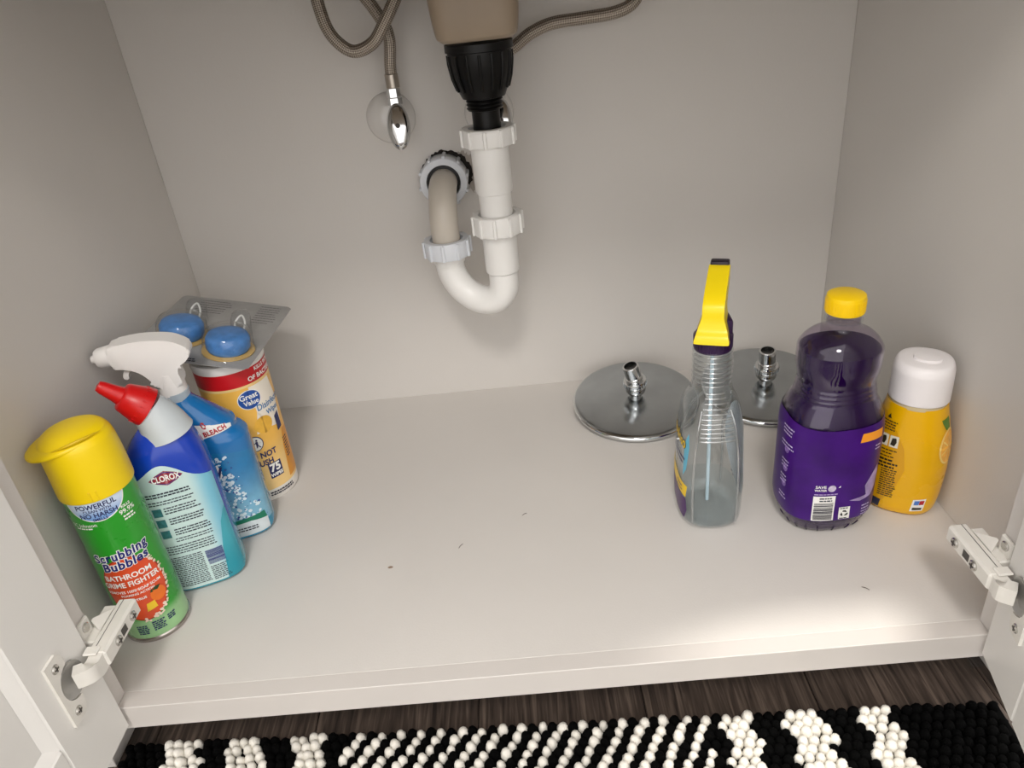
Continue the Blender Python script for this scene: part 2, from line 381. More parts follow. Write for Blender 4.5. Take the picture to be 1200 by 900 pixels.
# ---- hinges
def hinge(side, label):
    """side +1: on the stile beside wall_left; -1 mirrored. built in world coordinates relative to the stile foot"""
    root = empty('cabinet_hinge', (0 if side > 0 else W, 0, 0), 0, label, 'hinge', 'cabinet door hinges')
    S = lambda x: x*side
    def bx(nm, x0, x1, y0, y1, z0, z1, m=HINGE, bev=.0012, par=root):
        return boxo(nm, (min(S(x0), S(x1)), max(S(x0), S(x1)), y0, y1, z0, z1), m, par, bev)
    # cup plate on the door: C-shaped wing plate with dished cup
    cz, cyy = .088, -.046
    rot = 0 if side > 0 else math.radians(13.0)
    plx = .0082
    def onto(y, z, x):          # follow the opened door leaf
        if side > 0: return Vector((plx+x, y, z))
        yy = y+.0035; return Vector((-.007-(x)*math.cos(rot)+yy*math.sin(rot)*1.0, -.0035+yy*math.cos(rot)+x*math.sin(rot), z))
    out = []
    for (y, z, a0, a1, r) in ((cyy-.011, cz-.0355, 180, 270, .003), (cyy+.006, cz-.0355, 270, 360, .006)):
        pass
    prof = [(-.013, -.036), (.004, -.036), (.009, -.030), (.009, -.019)]
    prof += [(.009-.017*math.sin(math.radians(t)), -.019*math.cos(math.radians(t))) for t in range(15, 180, 15)]
    prof += [(.009, .019), (.009, .030), (.004, .036), (-.013, .036)]
    v = []; n = len(prof)
    for dx in (0, .0028):
        for (y, z) in prof: v.append(onto(cyy+y, cz+z, dx))
    bmx = bmesh.new(); bv = [bmx.verts.new(p) for p in v]
    for i in range(n): j = (i+1) % n; bmx.faces.new((bv[i], bv[j], bv[n+j], bv[n+i]))
    bmx.faces.new(bv[:n][::-1]); bmx.faces.new(bv[n:])
    bmesh.ops.recalc_face_normals(bmx, faces=bmx.faces[:])
    plate = obj('cup_plate', bmx, HINGE, root, 30)
    dn = (onto(0, 0, 1)-onto(0, 0, 0)).normalized()
    for dz in (-.026, .026):
        c = onto(cyy-.003, cz+dz, .0026)
        s_ = latheo('screw', [(.0001, 0), (.0044, 0), (.0044, .0008), (.0034, .0018), (.0001, .0022)], SCREW, root, 16, align(c, dn))
        a = align(c+dn*.0019, dn)
        for q in (0, 1):
            b2 = bmesh.new(); box(b2, -.0026 if q else -.0005, .0026 if q else .0005, -.0005 if q else -.0026, .0005 if q else .0026, 0, .0005)
            b2.transform(a); obj('screw_slot', b2, HINGED, s_, 0)
    c = onto(cyy+.008, cz, .0002)
    latheo('cup', [(.0001, -.0002), (.0105, -.0002), (.0125, .0003), (.015, .0022), (.0165, .0026), (.0168, .0004)], mat('hinge_cup_grey', (176, 174, 170), .35, metal=.4), root, 28, align(c, dn), cap=False)
    # cranked link from cup to arm
    pts = [onto(cyy+.010, cz, .004), onto(cyy+.014, cz, .013), Vector((S(.022), -.024, cz-.004)), Vector((S(.022), -.010, cz-.003))]
    P = catmull(pts, 6); vv = []; ff = []
    for i, p in enumerate(P):
        tdir = (P[min(i+1, len(P)-1)]-P[max(i-1, 0)]).normalized(); side_v = tdir.cross(Vector((0, 0, 1))).normalized()
        for a, b in ((-1, -1), (1, -1), (1, 1), (-1, 1)): vv.append(p+side_v*a*.006+Vector((0, 0, 1))*b*.0082)
    for i in range(len(P)-1):
        for k in range(4): ff.append((i*4+k, i*4+(k+1) % 4, i*4+4+(k+1) % 4, i*4+4+k))
    ff.append((3, 2, 1, 0)); ff.append(tuple(len(vv)-4+k for k in range(4)))
    pyobj('link', vv, ff, HINGE, root, 30)
    # arm body with two screws and adjustment slot on its inner side
    az0, az1 = .0755, .0935
    arm = bx('arm', .0125, .0300, -.016, .052, az0, az1, HINGE, .0022)
    bx('arm_cap', .0110, .0240, -.0185, -.008, az1-.0005, az1+.0022)
    bx('slot', .0296, .0303, .014, .0235, az0+.005, az1-.005, HINGED, .0002)
    bx('seam', .0185, .0190, -.012, .050, az1-.0004, az1+.0003, HINGED, 0)
    for y in (.006, .036):
        a = align((S(.0300), y, (az0+az1)/2), (side, 0, 0))
        s_ = latheo('screw', [(.0001, -.0003), (.0050, -.0003), (.0050, .0012), (.0040, .0022), (.0001, .0024)], SCREW, root, 18, a)
        for q in (0, 1):
            b2 = bmesh.new(); box(b2, -.003 if q else -.0006, .003 if q else .0006, -.0006 if q else -.003, .0006 if q else .003, .0021, .0027)
            b2.transform(a); obj('screw_slot', b2, HINGED, s_, 0)
    # mounting plate against the stile, with an upturned wing carrying the fixing screw
    mp = bx('mounting_plate', .0006, .0128, .000, .046, az0+.002, az1-.002)
    bx('mount_base', -.0000, .0035, .0015, .018, az0-.004, az1+.015, HINGE, .001)
    pv = [(S(.0035), .0190, az1-.001), (S(.0128), .0120, az1-.001), (S(.0128), .0400, az1-.001), (S(.0035), .0220, az1+.006), (S(.0035), .0190, az1+.006)]
    bb = bmesh.new(); q = [bb.verts.new(p) for p in pv]
    bb.faces.new((q[0], q[1], q[2])); bb.faces.new((q[0], q[2], q[3], q[4])); bb.faces.new((q[1], q[4], q[3], q[2])); bb.faces.new((q[0], q[4], q[1]))
    bmesh.ops.recalc_face_normals(bb, faces=bb.faces[:]); obj('wing', bb, HINGE, root, 20)
    a = align((S(.0036), .0095, az1+.0075), (side, 0, 0))
    s_ = latheo('screw', [(.0001, -.0003), (.0048, -.0003), (.0048, .001), (.0038, .0018), (.0001, .002)], SCREW, root, 18, a)
    return root
hinge(+1, 'white painted concealed hinge beside the yellow-capped aerosol can')
hinge(-1, 'white painted concealed hinge beside the yellow squeeze bottle')

# ================================================================== PLUMBING
sink = empty('sink', (.4085, .445, .5225), 0, 'tan moulded sink drain housing hanging above the black pipe coupling', 'sink')
def rloop(hx, hy, z, n=5.0, seg=40):
    return (z, 0, 0, hx, hy, n)
lofto('drain_housing', Surf([(0, 0, 0, .040, .040, 5), (.004, 0, 0, .0450, .0450, 5), (.012, 0, 0, .0470, .0470, 5), (.05, 0, 0, .0505, .0505, 5), (.085, 0, 0, .053, .053, 5)]), TAN, sink, 20, 56)
boxo('basin', (-.26, .24, -.30, .0525, .085, .2320), TAN, sink, .012, 3)
# black coupling
pip = empty('drain_trap', (.4085, .445, 0), 0, 'white plastic drain trap curving from black coupling into the back wall', 'drain pipe')
bc = latheo('coupling', [(.030, .519), (.0395, .519), (.0395, .511), (.0372, .510), (.0372, .500), (.0345, .484), (.0300, .470), (.0255, .460), (.0215, .459)], BLACKP, pip, 48, smooth=40)
for k in range(16):
    a = 2*math.pi*k/16; P = [Vector((r*math.cos(a), r*math.sin(a), z)) for r, z in ((.0372, .508), (.0370, .498), (.0345, .482), (.0302, .469))]
    tubeo('grip_rib', P, .0018, BLACKP, bc, 6)
for k in range(3): latheo('thread', [(.0205, .4585-k*.0042), (.0222, .4568-k*.0042), (.0205, .4548-k*.0042)], BLACKP, bc, 36)
latheo('tailpiece', [(.0205, .462), (.0205, .446), (.0168, .445), (.0168, .405)], BLACKP, pip, 36, smooth=40)
def nut(name, M, r, h, m, hole, ribs=10, parent=pip):
    prof = [(hole, 0), (r*.90, 0), (r*.97, .001), (r, .003), (r, h-.003), (r*.97, h-.0006), (r*.95, h), (hole+.002, h), (hole+.0015, h-.004), (hole, h-.005)]
    n_ = latheo(name, prof, m, parent, 56, M, cap=False, smooth=40)
    for k in range(ribs):
        a = 2*math.pi*k/ribs+.2
        bb = bmesh.new(); box(bb, r-.0012, r+.0022, -.0022, .0022, .0006, h-.0006, .0008, 1)
        bb.transform(M @ Matrix.Rotation(a, 4, 'Z')); obj('grip_rib', bb, m, n_)
    return n_
T = lambda x, y, z: Matrix.Translation((x, y, z))
nut('slip_nut', T(0, 0, .4045), .0325, .0215, PVC, .0215)
latheo('extension_tube', [(.0170, .404), (.0232, .4055), (.0234, .404), (.0234, .352), (.0226, .3475), (.0207, .3465), (.0207, .300), (.0190, .2990)], PVC, pip, 44, smooth=40)
nut('slip_nut', T(0, 0, .2945), .0318, .0255, PVC, .0220)
latheo('trap_socket', [(.0200, .296), (.0222, .2955), (.0222, .246), (.0216, .243), (.0195, .2415)], PVC, pip, 44, smooth=40)
LX, LY = -.0715, .030        # left riser, relative to the tailpiece
arc = [Vector((0, 0, .244)), Vector((0, 0, .232))]
cx0, Rr = LX/2, math.hypot(LX, LY)/2
for k in range(1, 18):
    a = math.pi*k/18; fx = (1-math.cos(a))/2
    arc.append(Vector((LX*fx, LY*fx, .229+(.020*fx)-Rr*1.02*math.sin(a))))
arc += [Vector((LX, LY, .252)), Vector((LX, LY, .262))]
P = catmull(arc, 3)
tubeo('trap_bend', P, [.0192+(.0022 if i > len(P)-5 else 0) for i in range(len(P))], PVC, pip, 32)
nut('slip_nut', T(LX, LY, .2605), .0310, .0235, PVCB, .0205)
wy = D-.445
wz = .344
elb = [Vector((LX, LY, .262)), Vector((LX, LY, .285)), Vector((LX, LY, .302))]
R_ = .042
for k in range(1, 8):
    a = math.pi/2*k/8; elb.append(Vector((LX+.002*math.sin(a), LY+R_*(1-math.cos(a)), .302+R_*math.sin(a))))
elb += [Vector((LX+.002, LY+R_+.004, wz)), Vector((LX+.002, wy-.012, wz)), Vector((LX+.002, wy-.001, wz))]
tubeo('wall_elbow', catmull(elb, 4), .0186, PVCG, pip, 32)
Mw = T(LX+.002, wy-.001, wz) @ Matrix.Rotation(math.radians(90), 4, 'X')
wn = nut('wall_nut', Mw, .0330, .0300, PVCB, .0215)
latheo('gasket', [(.0185, .020), (.0225, .0205), (.0225, .029), (.0188, .0295)], BLACKP, wn, 36, Mw, cap=False)
# ragged hole in the wall around the nut: dark ring standing for the shade inside it, and a plaster patch
rr = random.Random(5)
def ragged(name, cx, cz, r0, r1, m, y, ph=0, th=.0012, lo=0, hi=360, jag=.004, cx2=0):
    v, f = [], []; n = 72
    for i in range(n+1):
        a = math.radians(lo+(hi-lo)*i/n); ro = r1+rr.uniform(-jag, jag)
        for (r, yy) in ((r0, y), (ro, y), (ro, y-th), (r0, y-th)):
            v.append((cx+r*math.cos(a), yy, cz+r*math.sin(a)))
    for i in range(n):
        for k in range(4): f.append((i*4+k, i*4+(k+1) % 4, i*4+4+(k+1) % 4, i*4+4+k))
    return pyobj(name, v, f, m, None, 0)
nx, nz_ = .4085+LX+.002, wz
wb = bpy.data.objects['wall_back']
h1 = ragged('wall_hole_shade', nx+.0035, nz_+.002, .022, .0350, DARKH, D-.0002, jag=.0016); h1.parent = wb
h2 = ragged('plaster_patch', nx+.022, nz_+.002, .004, .030, PLASTER, D-.0001, jag=.003, th=.0008, lo=-60, hi=130); h2.parent = wb

# ---- stop valves and braided hoses
def braid():
    m = bpy.data.materials.new('braided_steel'); m.use_nodes = True; nt = m.node_tree; N = nt.nodes; L = nt.links; b = N['Principled BSDF']
    uv = N.new('ShaderNodeUVMap'); sx = N.new('ShaderNodeSeparateXYZ'); L.new(uv.outputs[0], sx.inputs[0])
    hs = []
    for sg in (1, -1):
        a = N.new('ShaderNodeMath'); a.operation = 'MULTIPLY'; a.inputs[1].default_value = 16*math.pi; L.new(sx.outputs[0], a.inputs[0])
        c = N.new('ShaderNodeMath'); c.operation = 'MULTIPLY_ADD'; c.inputs[1].default_value = sg*1500; L.new(sx.outputs[1], c.inputs[0]); L.new(a.outputs[0], c.inputs[2])
        s = N.new('ShaderNodeMath'); s.operation = 'SINE'; L.new(c.outputs[0], s.inputs[0]); hs.append(s)
    mu = N.new('ShaderNodeMath'); mu.operation = 'MULTIPLY'; L.new(hs[0].outputs[0], mu.inputs[0]); L.new(hs[1].outputs[0], mu.inputs[1])
    cr = N.new('ShaderNodeValToRGB'); cr.color_ramp.elements[0].position = .15; cr.color_ramp.elements[0].color = lin((108, 98, 88)); cr.color_ramp.elements[1].position = .8; cr.color_ramp.elements[1].color = lin((196, 186, 174))
    mr = N.new('ShaderNodeMapRange'); mr.inputs[1].default_value = -1; L.new(mu.outputs[0], mr.inputs[0]); L.new(mr.outputs[0], cr.inputs[0]); L.new(cr.outputs[0], b.inputs['Base Color'])
    bp = N.new('ShaderNodeBump'); bp.inputs['Strength'].default_value = .7; bp.inputs['Distance'].default_value = .0008; L.new(mr.outputs[0], bp.inputs['Height']); L.new(bp.outputs[0], b.inputs['Normal'])
    b.inputs['Metallic'].default_value = .75; b.inputs['Roughness'].default_value = .38; return m
BRAID = braid()
def valve(x, z, label):
    root = empty('stop_valve', (x, D, z), 0, label, 'valve', 'stop valves on the back wall')
    Mf = Matrix.Rotation(math.radians(90), 4, 'X')
    latheo('escutcheon', [(.0330, 0), (.0325, .003), (.0290, .0075), (.0200, .0120), (.0120, .0140), (.0095, .0140)], mat('pale_flange_plastic', (222, 219, 215), .1, coat=.6, var=.02), root, 44, Mf)
    latheo('stem', [(.0085, .010), (.0085, .030), (.0110, .030), (.0110, .044), (.0070, .045), (.0070, .054)], CHROME, root, 28, T(.014, 0, 0) @ Mf)
    latheo('outlet', [(.0075, 0), (.0075, .014), (.0095, .0145), (.0095, .023), (.0085, .024), (.0085, .0345)], CHROME, root, 6, T(.014, -.037, .006), smooth=20)
    latheo('crimp', [(.0078, .0345), (.0086, .0355), (.0086, .051), (.0078, .052)], mat('crimp_steel', (176, 168, 158), .3, metal=.9), root, 24, T(.0145, -.037, .006))
    # oval dished handle facing the room, tipped slightly down
    Mh = T(.0155, -.0555, -.003) @ Matrix.Rotation(math.radians(72), 4, 'X')
    v, f = lathe([(.0001, .0045), (.55, .0042), (.80, .0030), (.93, .0005), (1, -.0030), (.93, -.0050), (.0001, -.0050)], 40)
    v = [Mh @ Vector((p.x*.0148, p.y*.0290, p.z)) for p in v]
    hd = pyobj('handle', v, f, CHROME, root, 40)
    latheo('handle_screw', [(.0001, .0040), (.0030, .0040), (.0030, .0052), (.0001, .0055)], HINGED, hd, 16, Mh)
    return root
valve(.2785, .4300, 'chrome stop valve with oval handle below the looped hose')
valve(.4100, .4235, 'chrome stop valve half hidden behind the black coupling')
def hose(P, label):
    o = tubeo('braided_hose', catmull(P, 10), .0074, BRAID, None, 18, uv=True)
    return tag(o, label, 'hose')
hose([(.2930, .524, .486), (.2945, .522, .500), (.2990, .516, .530), (.2920, .512, .553), (.2740, .508, .582), (.2500, .502, .602), (.2280, .494, .592), (.2290, .487, .562), (.2380, .485, .537), (.2580, .484, .5205), (.2830, .482, .527), (.3010, .480, .547), (.3220, .486, .578), (.3330, .503, .604), (.336, .516, .64), (.336, .520, .70)],
     'looped braided steel hose rising from the valve with the oval handle')
hose([(.4245, .524, .480), (.4250, .522, .490), (.4300, .518, .497), (.4480, .512, .503), (.4710, .510, .517), (.4990, .512, .5255), (.5350, .510, .5275), (.5740, .508, .5300), (.5960, .510, .538), (.6060, .514, .555), (.6080, .518, .59), (.6080, .520, .70)],
     'braided steel hose running off behind the sink drain housing')

# ================================================================== AEROSOL CAN
GREENP = mat('can_green', (36, 150, 36), .28, var=.06, coat=.3, c2=(150, 196, 140), axis=2, lo=.040, hi=.026)
YCAP = mat('yellow_cap', (240, 208, 8), .38, var=.03, bump=.05, bs=500)
def aerosol():
    root = empty('aerosol_can', (-.003, .114, 0), math.radians(30), 'green aerosol spray can with yellow cap nearest the front hinge', 'spray can')
    s = Surf([(.004, 0, 0, .0315, .0315, 2), (.007, 0, 0, .0330, .0330, 2), (.196, 0, 0, .0330, .0330, 2), (.208, 0, 0, .0300, .0300, 2)])
    lofto('can_body', s, GREENP, root, 30, 64)
    latheo('bottom_rim', [(.027, .002), (.0295, 0), (.0325, .0002), (.0338, .0022), (.0338, .0048), (.0325, .0062), (.0300, .0062)], mat('tin', (178, 172, 166), .25, metal=.95), root, 56)
    cap = Surf([(.1880, 0, 0, .0347, .0347, 2), (.1895, 0, 0, .0349, .0349, 2), (.212, 0, 0, .0345, .0345, 2), (.233, -.0006, 0, .0338, .0335, 2), (.241, -.001, 0, .0330, .0325, 2), (.2480, -.001, .001, .0295, .0290, 2), (.2530, 0, .002, .022, .021, 2), (.2550, 0, .002, .010, .010, 2)])
    cp = lofto('cap', cap, YCAP, root, 34, 64)
    # visor lip reaching over the side of the cap
    v, f = [], []
    for j in range(7):
        q = j/6
        for i in range(48):
            a = 2*math.pi*i/48; r = 1-abs(2*q-1)**3*.16
            x = -.0080+.0365*r*math.cos(a); y = .0+.0310*r*math.sin(a)
            v.append(Vector((x, y, .2445+(q-.5)*.0060+.10*(x+.0080)+.0035*(1-r*r*(math.cos(a)**2+math.sin(a)**2)) - .0030*(math.cos(a) < -.2)*abs(math.cos(a)+.2))))
    for j in range(6):
        for i in range(48): k = (i+1) % 48; f.append((j*48+i, j*48+k, j*48+48+k, j*48+48+i))
    f.append(tuple(range(47, -1, -1))); f.append(tuple(6*48+i for i in range(48)))
    pyobj('visor', v, f, YCAP, cp, 50)
    crest = tubeo('finger_groove', catmull([(-.020, -.0255, .2475), (-.006, -.0290, .2500), (.010, -.0270, .2515), (.022, -.019, .2500)], 8), [.0003+.0012*math.sin(math.pi*i/24) for i in range(25)], mat('yellow_cap_edge', (214, 180, 6), .4), cp, 10)
    for x in (-.006, .000): boxo('cap_rib', (x-.0007, x+.0007, -.0356, -.0340, .190, .200), YCAP, cp, .0003)
    o = .0003
    # pale blue half disc under the cap
    SKY = mat('can_pale_blue', (206, 222, 242), .3, var=.03, c2=(120, 160, 214), axis=2, lo=.184, hi=.168)
    wrap('badge_edge', poly2d(ell(.0285, .0258, 40, 0, 0, math.pi, 2*math.pi)), s, FRONT, -.006, .1905, o*.6, WHITEP, root)
    wrap('badge', poly2d(ell(.0272, .0245, 40, 0, 0, math.pi, 2*math.pi)), s, FRONT, -.006, .1905, o, SKY, root)
    wrap('lettering', text2d('POWERFUL', .0076, .00018, .95), s, FRONT, -.006, .1862-.001-.0028, o*1.6, NAVYP, root)
    wrap('lettering', text2d('CLEAN WITH', .0042, .0001), s, FRONT, -.006, .1803-.0028, o*1.6, NAVYP, root)
    wrap('lettering', text2d('NO HARSH', .0072, .00018, .95), s, FRONT, -.006, .1752-.0028, o*1.6, NAVYP, root)
    wrap('lettering', text2d('SMELLS', .0042, .0001), s, FRONT, -.006, .1702-.0028, o*1.6, NAVYP, root)
    for t, z, h in (('KILLS', .1705, .0042), ('99.9%', .1650, .0068)):
        wrap('lettering', text2d(t, h, .00012), s, FRONT, .0185, z, o, WHITEP, root)
    wrap('small_print', lines2d(.0125, .0245, .1605, 2, .0034, .0018, 58), s, FRONT, 0, 0, o, WHITEP, root)
    wrap('lettering', text2d('SC Johnson', .0056, .00005), s, FRONT, -.0245, .1615, o, WHITEP, root)
    wrap('small_print', lines2d(-.0340, -.0150, .1583, 1, .003, .0014, 59), s, FRONT, 0, 0, o, WHITEP, root)
    # orange splash panel, pale froth and brand lettering
    ORNG = mat('can_orange', (214, 74, 30), .3, var=.12, vs=45, coat=.3)
    wrap('splash_edge', poly2d(ell(.0305, .0430, 44, 0, 0)), s, FRONT, -.004, .0740, o*.5, mat('splash_edge_red', (150, 40, 22), .3), root)
    wrap('splash', poly2d(ell(.0290, .0415, 44, 0, 0)), s, FRONT, -.004, .0740, o, ORNG, root)
    r = random.Random(3); F1 = []
    for k in range(70):
        a = math.radians(r.uniform(-100, 62)); q = r.uniform(.97, 1.09)
        F1.append(ell(*(2*[r.uniform(.0006, .0018)]), 9, .0295*q*math.cos(a), .0415*q*math.sin(a)))
    wrap('foam_bubbles', poly2d(*F1), s, FRONT, -.004, .0740, o*1.5, mat('foam_print', (236, 214, 196), .35), root)
    rot = math.radians(5)
    for t, x, z, h, sx in (('Scrubbing', -.0045, .1205, .0142, .86), ('Bubbles', -.0035, .1085, .0142, .92)):
        wrap('logo_edge', text2d(t, h, .0012, sx, .18, rot=rot, space=1.10), s, FRONT, x, z, o*1.8, WHITEP, root)
        wrap('logo', text2d(t, h, .00042, sx, .18, rot=rot, space=1.10), s, FRONT, x, z, o*2.6, mat('logo_blue', (22, 30, 110), .3), root)
    wrap('lettering', text2d('BATHROOM', .0092, .00022, .9), s, FRONT, -.006, .0925, o*1.9, WHITEP, root)
    wrap('lettering', text2d('GRIME FIGHTER', .0092, .00022, .86), s, FRONT, -.006, .0828, o*1.9, WHITEP, root)
    wrap('lettering', text2d('REMOVES 100% SOAP SCUM', .0047, .0001, .92), s, FRONT, -.006, .0735, o*1.9, WHITEP, root)
    wrap('lettering', text2d('FOAMING ACTION', .0038, .00008), s, FRONT, -.004, .0685, o*1.9, WHITEP, root)
    wrap('lettering', text2d('CITRUS', .0042, .0001), s, FRONT, -.005, .0610, o*1.9, WHITEP, root)
    wrap('fruit', poly2d(ell(.0080, .0085, 24, .013, .058)), s, FRONT, 0, 0, o*1.9, mat('fruit_orange', (232, 116, 34), .35, var=.1, vs=80), root)
    wrap('fruit', poly2d([(-.003, .042), (.008, .044), (.007, .053), (-.001, .052)]), s, FRONT, 0, 0, o*2.1, mat('fruit_yellow', (236, 196, 44), .35), root)
    wrap('leaf', poly2d([(.008, .065), (.012, .068), (.018, .067), (.014, .063)], [(.006, .0635), (.009, .0630), (.008, .0675)]), s, FRONT, 0, 0, o*2.2, mat('print_leaf', (34, 66, 30), .4), root)
    for i, (x0, x1, zt, n) in enumerate(((-.004, .010, .0270, 5), (.012, .0215, .0270, 3), (-.020, -.008, .0250, 5))):
        wrap('small_print', lines2d(x0, x1, zt, n, .0026, .0016, 40+i), s, FRONT, 0, 0, o*1.9, NAVYP, root)
    return root
aerosol()

# ================================================================== TOILET CLEANER BOTTLE (red angled nozzle)
def bowl_bottle():
    root = empty('cleaner_bottle', (.030, .187, 0), math.radians(20), 'blue cleaner bottle with red angled nozzle cap beside the aerosol can', 'bottle')
    s = Surf([(0, 0, 0, .0370, .0260, 2.8), (.003, 0, 0, .0415, .0298, 3), (.012, 0, 0, .0435, .0315, 3), (.08, 0, 0, .0435, .0315, 3), (.135, 0, 0, .0432, .0312, 3), (.160, 0, 0, .0420, .0300, 2.8), (.178, .001, 0, .0385, .0275, 2.6), (.192, .004, 0, .0320, .0245, 2.3), (.203, .008, 0, .0245, .0205, 2.1)])
    BLUEB = mat('bottle_royal_blue', (20, 62, 178), .18, var=.08, vs=18, coat=.3, c2=(40, 150, 168), axis=2, lo=.10, hi=.02)
    lofto('bottle_body', s, BLUEB, root, 44, 64)
    # angled neck: sweep of circles leaning over to the nozzle side
    P = catmull([(.0110, 0, .194), (.0090, 0, .206), (.0050, 0, .218), (.0000, 0, .2285)], 5)
    n = len(P); tubeo('neck', P, [.0272-.0092*i/(n-1) for i in range(n)], mat('frosted_neck', (196, 204, 208), .3, var=.05), root, 36)
    ax = Vector((-.70, 0, .71)).normalized()
    Mc = align((.0012, 0, .2275), ax)
    cap = latheo('cap', [(.0120, 0), (.0208, 0), (.0208, .003), (.0198, .008), (.0150, .0255), (.0132, .0272), (.0090, .0278)], mat('red_cap', (200, 20, 22), .35, var=.04), root, 40, Mc, smooth=40)
    for k in range(20):
        bb = bmesh.new(); box(bb, .0160, .0203, -.0006, .0006, .002, .010); bb.transform(Mc @ Matrix.Rotation(2*math.pi*k/20, 4, 'Z')); obj('cap_rib', bb, MATS['red_cap'], cap)
    latheo('nozzle', [(.0102, .0265), (.0086, .033), (.0066, .047), (.0052, .0510), (.0001, .0520)], MATS['red_cap'], cap, 28, Mc)
    o = .0003
    top = lambda q: .154+.0180*math.exp(-((q+.006)/.022)**2)-.012*max(0, (q-.01)/.04)
    LAB = mat('label_pale_aqua', (200, 224, 222), .3, var=.05, vs=20, c2=(120, 190, 214), axis=0, lo=.014, hi=.036)
    patch('label', s, FRONT, -.052, .046, .006, .15, o, LAB, root, top=top, nu=44, nz=20)
    # teal fade at the lower side of the label
    TEAL = mat('label_teal', (70, 168, 184), .3, var=.05, vs=20, c2=(40, 146, 164), axis=2, lo=.07, hi=.02)
    wrap('label_fade', poly2d([(.022, .006), (.0455, .006), (.0455, .096), (.041, .094), (.034, .082), (.027, .050)]), s, FRONT, 0, 0, o*2, TEAL, root)
    # diamond badge
    dm = lambda k: [(-.0170*k, 0), (-.010*k, .0048*k), (0, .0088*k), (.010*k, .0048*k), (.0170*k, 0), (.010*k, -.0048*k), (0, -.0088*k), (-.010*k, -.0048*k)]
    LB = mat('badge_maroon', (140, 28, 48), .35); cx, cz = -.0020, .1570
    wrap('badge', poly2d(dm(1)), s, FRONT, cx, cz, o*2, LB, root)
    wrap('badge_edge', poly2d(dm(.90)), s, FRONT, cx, cz, o*2.5, mat('badge_blue', (34, 50, 130), .35), root)
    wrap('badge_field', poly2d(dm(.80)), s, FRONT, cx, cz, o*3, LB, root)
    wrap('lettering', text2d('CLOROX', .0098, .0003, .68), s, FRONT, cx, cz, o*3.6, WHITEP, root)
    for i, (x0, x1, zt, n, h) in enumerate(((-.028, .018, .1410, 2, .0018), (-.028, .021, .1310, 2, .0013), (-.015, .022, .1215, 3, .0015), (-.014, .024, .1070, 3, .0015), (-.013, .025, .0920, 3, .0015), (-.015, .025, .0795, 2, .0012), (-.028, .024, .0700, 4, .0013))):
        wrap('small_print', lines2d(x0, x1, zt, n, .0033, h, 60+i, .12), s, FRONT, 0, 0, o*2, DARKP, root)
    for z in (.1165, .102, .087): wrap('pictogram', poly2d(rect(-.0270, -.0175, z-.005, z+.0055)), s, FRONT, 0, 0, o*2, mat('pictogram_teal', (66, 128, 134), .4, var=.3, vs=250), root)
    wrap('small_print', lines2d(-.028, .005, .0540, 17, .0026, .0012, 90, .03), s, FRONT, 0, 0, o*2, DARKP, root)
    wrap('barcode', bars2d(.0075, .0260, .0330, .0530, 5, 26, True), s, FRONT, 0, 0, o*2.4, mat('barcode_blue', (58, 62, 132), .4), root)
    wrap('small_print', lines2d(.0075, .027, .0295, 8, .0026, .0012, 91, .2), s, FRONT, 0, 0, o*2, DARKP, root)
    return root
bowl_bottle()

# ================================================================== TRIGGER SPRAY BOTTLE (blue, white head)
def prism(name, outline, y0, y1, m, parent, bev=.003, seg=3, M=None):
    """outline in x,z extruded along y with rounded rims"""
    bm = bmesh.new(); a = [bm.verts.new((x, y0, z)) for x, z in outline]; b = [bm.verts.new((x, y1, z)) for x, z in outline]; n = len(a)
    fa = bm.faces.new(a); fb = bm.faces.new(b[::-1])
    for i in range(n): j = (i+1) % n; bm.faces.new((a[j], a[i], b[i], b[j]))
    es = list(fa.edges)+list(fb.edges)
    if bev: bmesh.ops.bevel(bm, geom=es, offset=bev, segments=seg, affect='EDGES', profile=.5, clamp_overlap=True)
    bmesh.ops.recalc_face_normals(bm, faces=bm.faces[:])
    if M is not None: bm.transform(M)
    return obj(name, bm, m, parent, 35)
def smooth2(P, n=5):
    Q = catmull([(x, 0, z) for x, z in P]+[(P[0][0], 0, P[0][1])], n)[:-1]; return [(q.x, q.z) for q in Q]
WHEAD = mat('white_trigger_plastic', (236, 234, 231), .34, var=.02, sss=.1)
